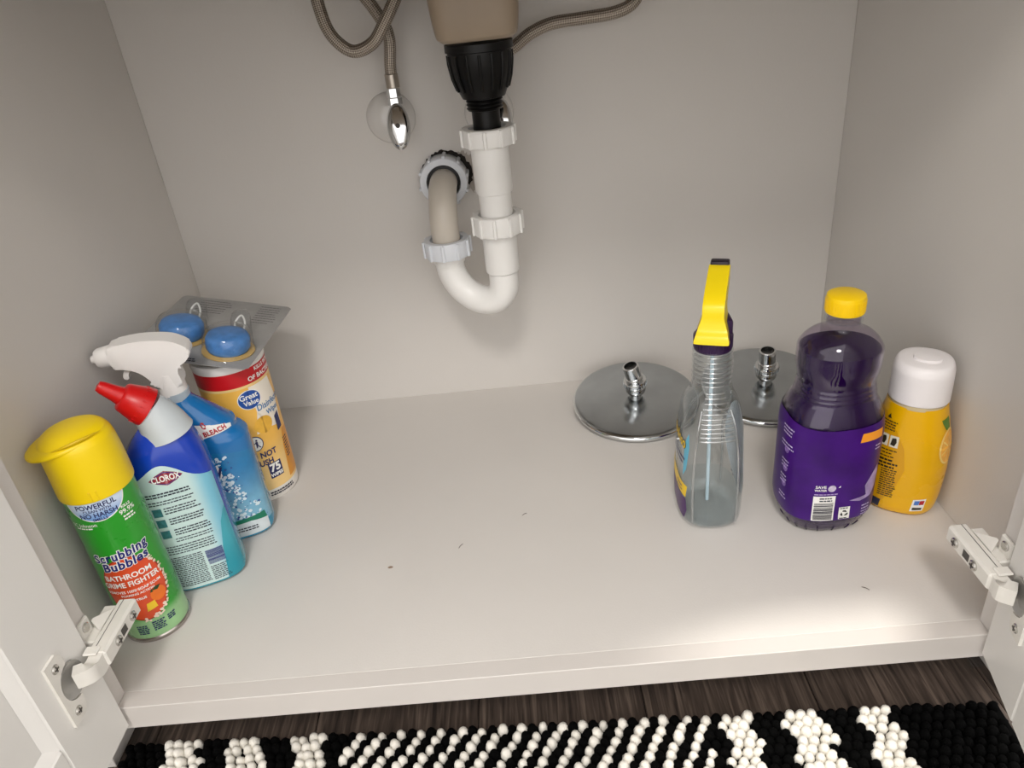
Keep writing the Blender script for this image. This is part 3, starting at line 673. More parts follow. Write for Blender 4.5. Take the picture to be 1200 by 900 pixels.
def blue_spray():
    root = empty('spray_bottle', (.036, .262, 0), math.radians(12), 'blue trigger spray bottle with white head before the wipes canister', 'spray bottle')
    s = Surf([(0, 0, 0, .047, .026, 2.8), (.004, 0, 0, .051, .029, 3), (.012, 0, 0, .0525, .030, 3), (.08, 0, 0, .0525, .0295, 3), (.125, 0, 0, .0535, .030, 2.9), (.140, 0, 0, .0530, .030, 2.8), (.149, 0, 0, .0475, .0285, 2.6), (.153, -.001, 0, .0440, .027, 2.5), (.158, -.001, 0, .0440, .027, 2.5), (.168, -.003, 0, .0375, .025, 2.4), (.188, -.008, 0, .0230, .0185, 2.1), (.198, -.010, 0, .0160, .0150, 2), (.206, -.010, 0, .0140, .0140, 2)])
    BL = mat('translucent_blue', (26, 112, 178), .16, var=.10, vs=14, coat=.4, c2=(40, 140, 176), axis=2, lo=.15, hi=.03)
    lofto('bottle_body', s, BL, root, 60, 64)
    latheo('collar', [(.0140, .197), (.0152, .198), (.0152, .2075), (.0140, .208)], mat('collar_grey', (170, 184, 194), .35), root, 36, T(-.010, 0, 0))
    latheo('dip_tube_neck', [(.0135, .204), (.0150, .206), (.0148, .214), (.0138, .222), (.0130, .232)], WHEAD, root, 36, T(-.0110, 0, 0))
    head = prism('trigger_head', smooth2([(-.060, .2505), (-.0605, .2735), (-.042, .2775), (-.020, .2770), (.004, .2720), (.0185, .2620), (.0215, .2535), (.0150, .2455), (.0060, .2400), (.0030, .2330), (.0035, .2250), (.0028, .2170), (-.0110, .2150), (-.0240, .2185), (-.0270, .2280), (-.0350, .2400), (-.0470, .2475)]), -.0125, .0125, WHEAD, root, .0055, 4)
    Mn = align((-.0600, 0, .2625), (-1, 0, -.06))
    nz = latheo('nozzle', [(.0115, -.004), (.0122, 0), (.0112, .012), (.0095, .0155), (.0048, .0160), (.0044, .0205), (.0036, .0212)], WHEAD, head, 32, Mn, smooth=30)
    prism('trigger', smooth2([(-.0460, .2500), (-.0520, .2440), (-.0550, .2370), (-.0545, .2335), (-.0500, .2335), (-.0490, .2380), (-.0460, .2430), (-.0420, .2460)]), -.0060, .0060, WHEAD, root, .002, 2)
    o = .0003
    wrap('label_wedge', poly2d([(-.010, .150), (.044, .1555), (.044, .160), (.030, .1640), (.008, .170), (-.010, .172)]), s, FRONT, 0, 0, o, WHITEP, root, zstep=.003)
    wrap('lettering', text2d('0', .0110, .0003, .9, rot=.12), s, FRONT, .0150, .1670, o*2, REDP, root, zstep=.003)
    wrap('lettering', text2d('BLEACH', .0085, .0003, .85, rot=.10), s, FRONT, .0240, .1580, o*2, REDP, root, zstep=.003)
    LAB = mat('label_bubbly_blue', (30, 122, 178), .2, var=.12, vs=60, coat=.4, c2=(130, 186, 212), axis=2, lo=.11, hi=.03)
    patch('label', s, FRONT, -.040, .060, .020, .128, o, LAB, root, top=lambda q: .134-.25*max(0, q-.005)**1.0, nu=48, nz=18)
    r = random.Random(11)
    for nm, cols, nb, lo_, hi_ in (('bubble_print', (214, 232, 240), 150, .0004, .0026), ('bubble_print_dark', (40, 66, 140), 70, .0003, .0016)):  # pale bubbles and darker blue dots, both printed on the label
        F1 = []
        for k in range(nb):
            z = .026+.098*r.random(); x = -.006+.050*r.random()*(.45+.55*(1-(z-.026)/.098))+.010*r.random()
            q = r.uniform(lo_, hi_); F1.append(ell(q, q*.95, 10, x, z))
        bmq = poly2d(*F1); wrap(nm, bmq, s, FRONT, 0, 0, o*(2 if nb > 100 else 2.6), mat(nm, cols, .35), root)
    wrap('label_swash', poly2d([(-.012, .112), (.014, .116), (.016, .100), (.004, .086), (-.012, .080)]), s, FRONT, 0, 0, o*2.8, WHITEP, root)
    wrap('lettering', text2d('l', .020, .0006, 1, .4), s, FRONT, .011, .104, o*3.4, NAVYP, root)
    GRN = mat('print_green', (26, 120, 92), .35)
    wrap('label_swash', poly2d([(-.010, .030), (.048, .034), (.050, .0215), (-.010, .0215)]), s, FRONT, 0, 0, o*2.8, GRN, root)
    wrap('label_foot', poly2d([(-.010, .0060), (.0500, .0070), (.050, .0235), (.030, .0270), (-.010, .0245)]), s, FRONT, 0, 0, o*3.2, mat('print_pale_grey', (206, 216, 220), .35), root)
    wrap('small_print', lines2d(.006, .040, .0195, 2, .0035, .0018, 33), s, FRONT, 0, 0, o*4, DARKP, root)
    return root
blue_spray()

# ================================================================== WIPES CANISTER
def wipes():
    root = empty('wipes_canister', (.055, .352, 0), math.radians(24.3), 'yellow and white wipes canister with red band under the blister pack', 'canister')
    s = Surf([(0, 0, 0, .0400, .0400, 2), (.003, 0, 0, .0420, .0420, 2), (.02, 0, 0, .0424, .0424, 2), (.198, 0, 0, .0436, .0436, 2)])
    lofto('canister_body', s, mat('canister_white', (236, 232, 226), .35, var=.02), root, 20, 64)
    latheo('lid', [(.0424, .1965), (.0446, .1970), (.0448, .2040), (.0436, .2060), (.0395, .2066), (.0390, .2056), (.0001, .2058)], mat('lid_white', (232, 230, 226), .35), root, 56)
    o = .0003
    GOLD = mat('label_gold', (240, 186, 84), .32, var=.10, vs=25, c2=(244, 208, 140), axis=2, lo=.10, hi=.04)
    patch('label', s, FRONT, -.075, .068, .0175, .174, o, GOLD, root, nu=56, nz=8)
    patch('red_band', s, FRONT, -.080, .070, .1745, .1950, o*1.4, mat('band_red', (196, 24, 32), .32), root, nu=48, nz=3)
    patch('gold_rule', s, FRONT, -.080, .070, .1715, .1748, o*1.6, mat('rule_gold', (238, 206, 140), .35), root, nu=48, nz=2)
    wrap('label_panel', poly2d([(.006, .104), (.014, .134), (.012, .171), (.046, .171), (.052, .140), (.046, .100), (.028, .106)]), s, FRONT, 0, 0, o*1.5, mat('label_cream', (240, 232, 218), .35), root)
    wrap('lettering', text2d('KILLS 99.9%', .0070, .0002), s, FRONT, .044, .1905, o*2.4, WHITEP, root)
    wrap('lettering', text2d('OF BACTERIA', .0082, .00025), s, FRONT, .040, .1805, o*2.4, WHITEP, root)
    wrap('badge_edge', poly2d(ell(.0150, .0135)), s, FRONT, .0100, .1545, o*2, WHITEP, root)
    wrap('badge', poly2d(ell(.0139, .0124)), s, FRONT, .0100, .1545, o*2.6, mat('badge_royal', (30, 78, 158), .3), root)
    wrap('lettering', text2d('Great', .0104, .0002, .92), s, FRONT, .0095, .1588, o*3.4, WHITEP, root)
    wrap('lettering', text2d('Value', .0092, .0002, .92), s, FRONT, .0110, .1502, o*3.4, WHITEP, root)
    wrap('lettering', text2d('Disinfecting', .0125, .0002, .85), s, FRONT, .0400, .1385, o*2.4, mat('print_blue', (40, 112, 170), .35), root)
    wrap('lettering', text2d('Wipes', .0100, .0002, .9), s, FRONT, .0380, .1270, o*2.4, MATS['print_blue'], root)
    LEM = mat('lemon_print', (236, 182, 66), .35, var=.15, vs=60)
    wrap('lemon', poly2d(ell(.0125, .0120, 28, .018, .1140), [(.0030, .114), (.008, .120), (.008, .108)]), s, FRONT, 0, 0, o*2.4, LEM, root)
    dx, dz = .0065, .0255
    wrap('pictogram_ring', poly2d(ell(.0105, .0112)), s, FRONT, -.0065+dx, .0660+dz, o*2, NAVYP, root)
    wrap('pictogram', poly2d(ell(.0093, .0100)), s, FRONT, -.0065+dx, .0660+dz, o*2.6, WHITEP, root)
    wrap('pictogram_figure', poly2d(ell(.0013, .0013, 12, -.0040, .0710), [(-.0060, .0690), (-.0030, .0695), (-.0030, .0640), (-.0045, .0600), (-.0060, .0600), (-.0055, .0650)], [(-.0110, .0645), (-.0060, .0680), (-.0055, .0670), (-.0105, .0630)], [(-.0118, .0600), (-.0085, .0600), (-.0080, .0640), (-.0123, .0640)], [(-.0030, .0640), (.0000, .0600), (-.0015, .0595), (-.0045, .0640)]), s, FRONT, dx, dz, o*3.2, NAVYP, root)
    wrap('lettering', text2d('DO NOT', .0118, .0004, .85), s, FRONT, .0035, .0720, o*2.4, NAVYP, root)
    wrap('lettering', text2d('FLUSH', .0118, .0004, .85), s, FRONT, .0025, .0600, o*2.4, NAVYP, root)
    wrap('count_box', poly2d(rect(-.0092, .0092, -.0115, .0115)), s, FRONT, .0160, .0450, o*2, NAVYP, root)
    wrap('lettering', text2d('75', .0160, .0007, .92), s, FRONT, .0160, .0485, o*2.8, WHITEP, root)
    wrap('lettering', text2d('WIPES', .0066, .0003, .92), s, FRONT, .0160, .0378, o*2.8, WHITEP, root)
    wrap('small_print', lines2d(.000, .036, .0135, 2, .0036, .0024, 21), s, FRONT, 0, 0, o, DARKP, root)
    wrap('side_panel', poly2d([(.034, .022), (.060, .022), (.060, .090), (.044, .092), (.038, .070)]), s, FRONT, 0, 0, o*1.6, mat('side_amber', (226, 152, 44), .35), root)
    wrap('small_print', lines2d(.0400, .052, .080, 8, .0040, .0019, 22), s, FRONT, 0, 0, o*2.4, DARKP, root)
    wrap('badge', poly2d([(.036, .094), (.046, .096), (.045, .120), (.036, .116)]), s, FRONT, 0, 0, o*2.8, MATS['print_navy'], root)
    return root
wipes()

# ---- blister pack lying on the canister lid
def blister():
    root = empty('blister_pack', (.055, .352, .2170), 0, 'clear blister pack with two blue discs lying on the wipes canister', 'blister pack')
    root.rotation_euler = (0, math.radians(12.0), math.radians(-3))
    pts = [(-.100, -.056), (.044, -.056), (.049, -.051), (.049, .122), (.044, .127), (-.095, .127), (-.100, .122)]
    def slab(nm, P, z0, z1, m):
        bm = bmesh.new(); a = [bm.verts.new((x, y, z0)) for x, y in P]; b = [bm.verts.new((x, y, z1)) for x, y in P]; n = len(P)
        bm.faces.new(a[::-1]); bm.faces.new(b)
        for i in range(n): j = (i+1) % n; bm.faces.new((a[i], a[j], b[j], b[i]))
        return obj(nm, bm, m, root, 20)
    slab('backing_card', pts, 0, .0008, mat('foil_card_grey', (158, 157, 155), .4, var=.10, vs=40))
    for x0, x1, yt, n in ((.010, .040, .118, 8), (-.070, -.025, .118, 6)):
        bm = lines2d(x0, x1, yt, n, .0070, .0018, int(abs(x0)*1000), .2)
        for v in bm.verts: v.co.z = .0010
        obj('small_print', bm, mat('print_mid_grey', (96, 94, 94), .5), root, 0)
    bm = lines2d(-.034, -.012, -.044, 2, .0048, .0030, 77)
    for v in bm.verts: v.co.z = .0010
    obj('small_print', bm, mat('print_black', (24, 22, 22), .4), root, 0)
    BLUED = mat('blue_gel_disc', (82, 138, 204), .45, var=.22, vs=90, bump=.3, bs=150)
    AMB = mat('amber_tray_ring', (214, 176, 104), .4, var=.1)
    for cx, cy in ((.012, -.014), (-.052, .006)):
        latheo('amber_rim', [(.0310, .0012), (.0310, .0022), (.0240, .0030), (.0235, .0012)], AMB, root, 40, T(cx, cy, 0), cap=False)
        latheo('gel_disc', [(.0001, .003), (.0235, .003), (.0258, .007), (.0258, .018), (.0230, .0230), (.0150, .0250), (.0001, .0255)], BLUED, root, 40, T(cx, cy, 0), smooth=60)
        latheo('bubble', [(.0330, .0010), (.0305, .0040), (.0296, .012), (.0290, .022), (.0255, .0280), (.0150, .0300), (.0001, .0303)], CLEAR, root, 40, T(cx, cy, 0), cap=False, smooth=80)
        # small hook pocket behind the disc
        v, f = lathe([(.0150, .0010), (.0140, .0060), (.0136, .022), (.0110, .0300), (.0050, .0330), (.0001, .0335)], 28, cap=False)
        v = [Vector((cx+p.x*.85, cy+.046+p.y*1.25, p.z)) for p in v]
        pyobj('hook_pocket', v, f, CLEAR, root, 80)
        tubeo('hanger_hook', catmull([(cx-.005, cy+.036, .006), (cx-.006, cy+.044, .018), (cx, cy+.050, .025), (cx+.006, cy+.044, .018), (cx+.005, cy+.036, .006)], 6), .0014, mat('clear_hook', (222, 222, 218), .15), root, 8)
    return root
blister()

# ================================================================== SHOWER HEADS
def shower_head(loc, tilt, lean, label):
    root = empty('shower_head', loc, 0, label, 'shower head', 'chrome rain shower heads'); root.rotation_euler = (math.radians(tilt), 0, math.radians(-4))
    latheo('plate', [(.0001, .0000), (.0840, .0000), (.0880, .0010), (.0905, .0030), (.0915, .0055), (.0905, .0082), (.0880, .0100), (.0850, .0108), (.0500, .0125), (.0001, .0140)], CHROMED, root, 96, smooth=50)
    latheo('rim', [(.0865, .0100), (.0895, .0092), (.0912, .0078), (.0921, .0055), (.0912, .0032), (.0890, .0012), (.0862, .0004)], CHROME, root, 96, cap=False, smooth=60)
    latheo('socket', [(.0090, .0130), (.0090, .0190), (.0112, .0195), (.0140, .0230), (.0150, .0270), (.0140, .0310), (.0115, .0330)], CHROME, root, 36, smooth=30)
    Mt = T(0, 0, .0335) @ Matrix.Rotation(math.radians(lean), 4, 'Y')
    col = latheo('swivel_nut', [(.0120, -.002), (.0162, .000), (.0168, .0015), (.0168, .0080), (.0160, .0095), (.0120, .0098)], CHROME, root, 40, Mt, smooth=30)
    for k in range(24):
        bb = bmesh.new(); box(bb, .0166, .0172, -.0008, .0008, .0015, .0080); bb.transform(Mt @ Matrix.Rotation(2*math.pi*k/24, 4, 'Z')); obj('knurl', bb, CHROME, col, 0)
    Mt2 = Mt @ T(0, 0, .0105) @ Matrix.Rotation(math.radians(lean), 4, 'Y')
    latheo('ball', [(.0110, -.003), (.0128, .001), (.0128, .004), (.0108, .0065)], CHROME, root, 36, Mt2, smooth=60)
    latheo('inlet_pipe', [(.0102, .005), (.0114, .006), (.0116, .0240), (.0110, .0247), (.0092, .0247), (.0090, .0230), (.0090, .0090), (.0001, .0085)], CHROME, root, 36, Mt2, cap=False, smooth=30)
    latheo('bore', [(.0001, .0100), (.0089, .0100)], HINGED, root, 24, Mt2, cap=False)
    return root
shower_head((.582, .4560, .0125), 8.0, -7, 'round chrome shower head lying wholly visible before the back wall')
shower_head((.7735, .4620, .0125), 8.0, -2, 'round chrome shower head mostly hidden behind the purple bottle')

# ================================================================== CLEAR SPRAY BOTTLE, YELLOW TRIGGER
def clear_spray():
    root = empty('spray_bottle', (.6280, .2200, 0), math.radians(-3), 'clear spray bottle with yellow trigger and purple collar', 'spray bottle')
    secs = [(0, 0, 0, .0260, .0350, 2.4), (.003, 0, 0, .0310, .0410, 2.6), (.012, 0, 0, .0352, .0460, 3), (.045, 0, 0, .0362, .0470, 3), (.105, 0, 0, .0340, .0450, 3), (.140, 0, 0, .0318, .0390, 2.8), (.155, 0, 0, .0285, .0320, 2.5), (.168, 0, 0, .0225, .0240, 2.2), (.176, 0, 0, .0212, .0215, 2)]
    z = .176
    for k in range(6): secs += [(z+.0033, 0, 0, .0197, .0200, 2), (z+.0065, 0, 0, .0214, .0216, 2)]; z += .0065
    secs += [(z+.004, 0, 0, .0198, .0200, 2), (z+.008, 0, 0, .0160, .0160, 2), (z+.012, 0, 0, .0150, .0150, 2)]
    s = Surf(secs); zt = z+.012
    shello('bottle_body', s, CLEARB, root, .0014, 110, 64)
    liq = Surf([(a, b, c, d-.0016, e-.0016, n) for a, b, c, d, e, n in secs])
    # punt pushed up from below
    latheo('dip_tube', [(.0022, .012), (.0022, .222)], mat('dip_tube', (206, 226, 236), .25, var=.03), root, 12)
    PUR = mat('purple_collar', (44, 18, 62), .35, var=.08)
    c0 = zt-.011
    col = latheo('collar', [(.0165, c0), (.0198, c0+.0005), (.0203, c0+.003), (.0200, c0+.0165), (.0175, c0+.0200), (.0130, c0+.0205)], PUR, root, 44, smooth=35)
    for k in range(36):
        bb = bmesh.new(); box(bb, .0198, .0206, -.0006, .0006, c0+.003, c0+.016); bb.transform(Matrix.Rotation(2*math.pi*k/36, 4, 'Z')); obj('collar_rib', bb, PUR, col, 0)
    hr = Matrix.Rotation(math.radians(-17), 4, 'Z')
    bb = bmesh.new(); box(bb, -.0040, .0190, -.008, .018, c0+.016, c0+.034, .003, 2); obj('shoulder_post', bb, PUR, root)
    # yellow shroud, nozzle pointing to the back wall: outline in y (depth), z
    b = c0+.012
    prof = [(-.0245, .003), (-.0225, .010), (-.0165, .016), (-.0140, .026), (-.0130, .037), (-.0085, .043), (.004, .0495), (.030, .0580), (.050, .0630), (.053, .0520), (.046, .0420), (.030, .0350), (.020, .028), (.016, .010), (.004, .001), (-.014, .000)]
    P2 = [(y_*1.0, z_) for y_, z_ in prof]; P2 = smooth2(P2, 3)
    bm = bmesh.new(); rows = []
    mw = lambda zz: .0178 if zz < .006 else (.0178-.0068*min(1, (zz-.006)/.022))
    nn = len(P2); offs = [(-1, .80), (-.92, .93), (-.7, 1), (.7, 1), (.92, .93), (1, .80)]
    cyc = sum(p[0] for p in P2)/nn; czc = sum(p[1] for p in P2)/nn
    for sx_, k in offs:
        rows.append([bm.verts.new((sx_*mw(z_), y_ if k == 1 else cyc+(y_-cyc)*(.9+.1*k), b+(z_ if k == 1 else czc+(z_-czc)*(.9+.1*k)))) for y_, z_ in P2])
    for a in range(len(rows)-1):
        for i in range(nn): j = (i+1) % nn; bm.faces.new((rows[a][i], rows[a][j], rows[a+1][j], rows[a+1][i]))
    bm.faces.new(rows[0]); bm.faces.new(rows[-1][::-1])
    bmesh.ops.recalc_face_normals(bm, faces=bm.faces[:]); bm.transform(hr)
    sh = obj('shroud', bm, mat('yellow_trigger', (246, 218, 16), .35, var=.03), root, 40)
    bb = bmesh.new(); box(bb, -.0100, .0100, .048, .060, b+.046, b+.0665, .002, 2); bb.transform(hr); obj('nozzle', bb, mat('nozzle_black', (34, 24, 38), .4), root)
    prism('trigger', smooth2([(.040, b+.042), (.038, b+.022), (.042, b+.006), (.047, b+.006), (.045, b+.024), (.050, b+.044)]), -.005, .005, PUR, root, .0015, 2, hr @ Matrix.Rotation(math.radians(90), 4, 'Z'))
    for a in (-.62, .62, math.pi-.62, math.pi+.62):
        P = [s.pt(FRONT+a*(1-.25*max(0, (z_-.10)/.06)), z_, -.0002) for z_ in (.010, .03, .06, .09, .12, .14, .155)]
        tubeo('glint_ridge', catmull(P, 4), .0016, CLEARR, root, 10)  # ridges added for bright streaks along the moulded panel edges
    lq = Surf([(max(a_, .0030), b_, c_, d_-.0030, e_-.0030, n_) for a_, b_, c_, d_, e_, n_ in secs if a_ != 0])
    v, f = lq.grid([z_ for z_ in zsamp(lq, 120) if .0030 <= z_ <= .034], 64)
    pyobj('liquid', v, f, clear_mat('pale_blue_liquid', (.95, .972, .978, 1), .02), root, 50)
    # pressed grip ribs on the side turned to the room
    for k in range(11):
        z = .1235+k*.0048
        P = [s.pt(FRONT+a, z, .0004) for a in np.linspace(-.42, .42, 9)]
        tubeo('grip_rib', catmull(P, 2), .0013, CLEARR, root, 8)
    for k in range(7):
        P = [s.pt(FRONT+a, .1785+k*.0058, .0002) for a in np.linspace(-1.25, 1.25, 17)]
        tubeo('neck_rib', catmull(P, 2), .0011, CLEARR, root, 8)
    o = .0004
    LFT, RGT = math.pi, 0.0
    # labels on the two broad faces
    CL = mat('label_clear_white', (226, 230, 236), .3, var=.03)
    PRP = mat('print_purple', (70, 30, 96), .35)
    wrap('label', poly2d(ell(.036, .060, 40)), s, RGT, .004, .082, o, CL, root)
    wrap('small_print', lines2d(-.022, .026, .1300, 26, .0040, .0019, 55, .2), s, RGT, .004, 0, o*2, PRP, root)
    AQ = mat('print_aqua', (96, 176, 204), .35)
    wrap('label_aqua', poly2d([(.026, .070), (.032, .082), (.034, .110), (.030, .128), (.024, .110)]), s, LFT, 0, 0, o, AQ, root)
    wrap('lettering_edge', text2d('Fabuloso', .0190, .0013, .8), s, LFT, .000, .112, o*1.6, mat('print_black', (24, 22, 22), .4), root)
    wrap('lettering', text2d('Fabuloso', .0190, .0004, .8), s, LFT, .000, .112, o*2.4, YELP, root)
    wrap('small_print', lines2d(-.020, .028, .094, 2, .006, .0030, 57), s, LFT, 0, 0, o*2, NAVYP, root)
    wrap('label_yellow', poly2d([(-.030, .050), (.034, .044), (.036, .060), (-.030, .066)]), s, LFT, 0, 0, o*1.6, YELP, root)
    wrap('small_print', lines2d(.010, .032, .056, 2, .005, .0016, 56), s, LFT, 0, 0, o*2.4, PRP, root)
    wrap('label_purple', poly2d([(-.030, .018), (.030, .012), (.036, .026), (.034, .042), (-.030, .048)]), s, LFT, 0, 0, o*1.6, PRP, root)
    return root
clear_spray()

# ================================================================== PURPLE BOTTLE
def purple_bottle():
    root = empty('cleaner_bottle', (.7515, .1930, 0), math.radians(2), 'large purple cleaner bottle with yellow screw cap', 'bottle')
    secs = [(0, 0, 0, 0.0356, 0.0304, 2.3), (.002, 0, 0, 0.0392, 0.0342, 2.4), (.010, 0, 0, 0.0445, 0.0389, 2.5), (.022, 0, 0, 0.0490, 0.0427, 2.7), (.034, 0, 0, 0.0506, 0.0442, 2.8), (.128, 0, 0, 0.0506, 0.0442, 2.8), (.140, 0, 0, 0.0498, 0.0432, 2.7), (.152, 0, 0, 0.0467, 0.0404, 2.5), (.160, 0, 0, 0.0425, 0.0380, 2.4),
            (.1635, 0, 0, 0.0399, 0.0361, 2.3), (.1655, 0, 0, 0.0409, 0.0369, 2.3), (.1685, 0, 0, 0.0392, 0.0353, 2.3), (.1705, 0, 0, 0.0402, 0.0361, 2.3), (.1735, 0, 0, 0.0386, 0.0348, 2.2), (.1755, 0, 0, 0.0397, 0.0355, 2.2), (.179, 0, 0, 0.0383, 0.0344, 2.2),
            (.188, 0, 0, 0.0399, 0.0361, 2.2), (.200, 0, 0, 0.0417, 0.0376, 2.2), (.215, 0, 0, 0.0417, 0.0376, 2.2), (.224, 0, 0, 0.0376, 0.0341, 2.1), (.2310, 0, 0, 0.0304, 0.0276, 2.05), (.2355, 0, 0, 0.0206, 0.0201, 2), (.2380, 0, 0, 0.0167, 0.0170, 2), (.2395, 0, 0, 0.0163, 0.0165, 2), (.262, 0, 0, 0.0162, 0.0162, 2)]
    s = Surf(secs)
    shello('bottle_body', s, clear_mat('purple_tinted_plastic', (.90, .87, .92, 1), .04), root, .0010, 110, 72)
    li = Surf([(max(a, .0024), b, c, d-.0024, e-.0024, n) for a, b, c, d, e, n in secs])
    zs = [z for z in zsamp(li, 100) if .0024 <= z <= .2165]
    v, f = li.grid(zs, 72); pyobj('liquid', v, f, mat('violet_liquid', (38, 9, 66), .12, var=.06, vs=20), root, 50)
    latheo('neck_ring', [(.0164, .2445), (.0184, .2450), (.0184, .2465), (.0164, .2470)], CLEARB, root, 40)
    cap = latheo('cap', [(.0160, .2535), (.0187, .2537), (.0190, .2550), (.0190, .2680), (.0182, .2715), (.0150, .2732), (.0001, .2734)], mat('yellow_screw_cap', (248, 206, 4), .35, var=.03), root, 48, smooth=40)
    for k in range(48):
        bb = bmesh.new(); box(bb, .0187, .0193, -.0005, .0005, .2555, .2675); bb.transform(Matrix.Rotation(2*math.pi*k/48, 4, 'Z')); obj('cap_rib', bb, MATS['yellow_screw_cap'], cap, 0)
    for k in range(20):
        a = 2*math.pi*k/20
        P = [s.pt(a, z, .0003) for z in (.003, .007, .011)]
        tubeo('foot_rib', catmull(P, 3), .0007, mat('violet_foot', (40, 14, 62), .2), root, 8)
    o = .0004; LF = s.theta(FRONT, -.014, .08)
    LAB = mat('label_violet', (62, 14, 112), .32, var=.35, vs=28, spec=.3)
    patch('label', s, LF, -.110, .080, .0235, .142, o, LAB, root, top=lambda q: .1400+.004*min(1, abs(q)/.06)**2, nu=80, nz=14)
    wrap('orange_band', poly2d([(.0265, .1235), (.054, .1240), (.054, .1345), (.0280, .1340)]), s, LF, 0, 0, o*2, mat('print_orange', (246, 158, 40), .35), root)
    wrap('lettering', text2d('SAVE', .0050, .0001), s, LF, -.0080, .0705, o*2, WHITEP, root)
    wrap('lettering', text2d('WATER', .0036, .0001), s, LF, -.0080, .0662, o*2, WHITEP, root)
    wrap('globe', poly2d(ell(.0042, .0042, 20)), s, LF, .0035, .0685, o*2, mat('print_lilac', (206, 196, 220), .4, var=.3, vs=300), root)
    wrap('arrow', poly2d([(.0100, .0690), (.0125, .0715), (.0125, .0690)]), s, LF, 0, 0, o*2, WHITEP, root)
    wrap('small_print', lines2d(-.014, .011, .0615, 1, .003, .0012, 1), s, LF, 0, 0, o*2, mat('print_lilac2', (180, 160, 210), .4), root)
    wrap('barcode_field', poly2d(rect(-.0145, .0085, .0245, .0585)), s, LF, 0, 0, o*2, WHITEP, root)
    wrap('small_print', lines2d(-.0080, .0075, .0565, 2, .0032, .0016, 2), s, LF, 0, 0, o*3, DARKP, root)
    wrap('barcode', bars2d(-.0130, .0070, .0265, .0500, 9, 22, True), s, LF, 0, 0, o*3, mat('barcode_grey', (60, 60, 70), .4), root)
    wrap('recycle_field', poly2d(rect(.0140, .0260, .0250, .0420)), s, LF, 0, 0, o*2, WHITEP, root)
    tri = []
    for k in range(3):
        a = math.radians(90+120*k); ca, sa = math.cos(a), math.sin(a); rt = lambda x, y: (.0200+x*ca-y*sa, .0335+x*sa+y*ca)
        tri.append([rt(*p) for p in ((.0015, -.0030), (.0042, -.0012), (.0042, .0012), (.0028, .0024), (.0022, .0008))])
    wrap('recycle_mark', poly2d(*tri), s, LF, 0, 0, o*3, mat('print_black', (24, 22, 22), .4), root)
    wrap('small_print', lines2d(.0150, .0250, .0412, 1, .003, .0014, 4), s, LF, 0, 0, o*3, DARKP, root)
    wrap('small_print', lines2d(.0150, .0250, .0272, 1, .003, .0014, 6), s, LF, 0, 0, o*3, DARKP, root)
    WP = mat('print_pale_violet', (196, 182, 220), .4)
    for i, (x0, x1, zt, n) in enumerate(((-.062, -.042, .132, 3), (-.064, -.040, .112, 2), (-.060, -.046, .090, 3), (-.060, -.046, .070, 3), (-.060, -.044, .046, 2), (.046, .056, .116, 2), (.040, .052, .040, 4))):
        wrap('small_print', lines2d(x0, x1, zt, n, .0042, .0016, 100+i), s, LF, 0, 0, o*2, WP, root)
    for z in (.104, .080, .060): wrap('pictogram', poly2d(ell(.0042, .0046, 20)), s, LF, -.052, z, o*2, mat('pictogram_violet', (140, 110, 180), .4, var=.4, vs=300), root)
    wrap('swirl', poly2d([(.040, .066), (.047, .078), (.055, .088), (.058, .080), (.056, .060), (.050, .052), (.043, .054)], [(.024, .050), (.042, .053), (.056, .060), (.050, .050), (.036, .047)]), s, LF, 0, 0, o*2, mat('print_swirl', (170, 150, 200), .35, var=.3, vs=90), root)
    return root
PB = purple_bottle()

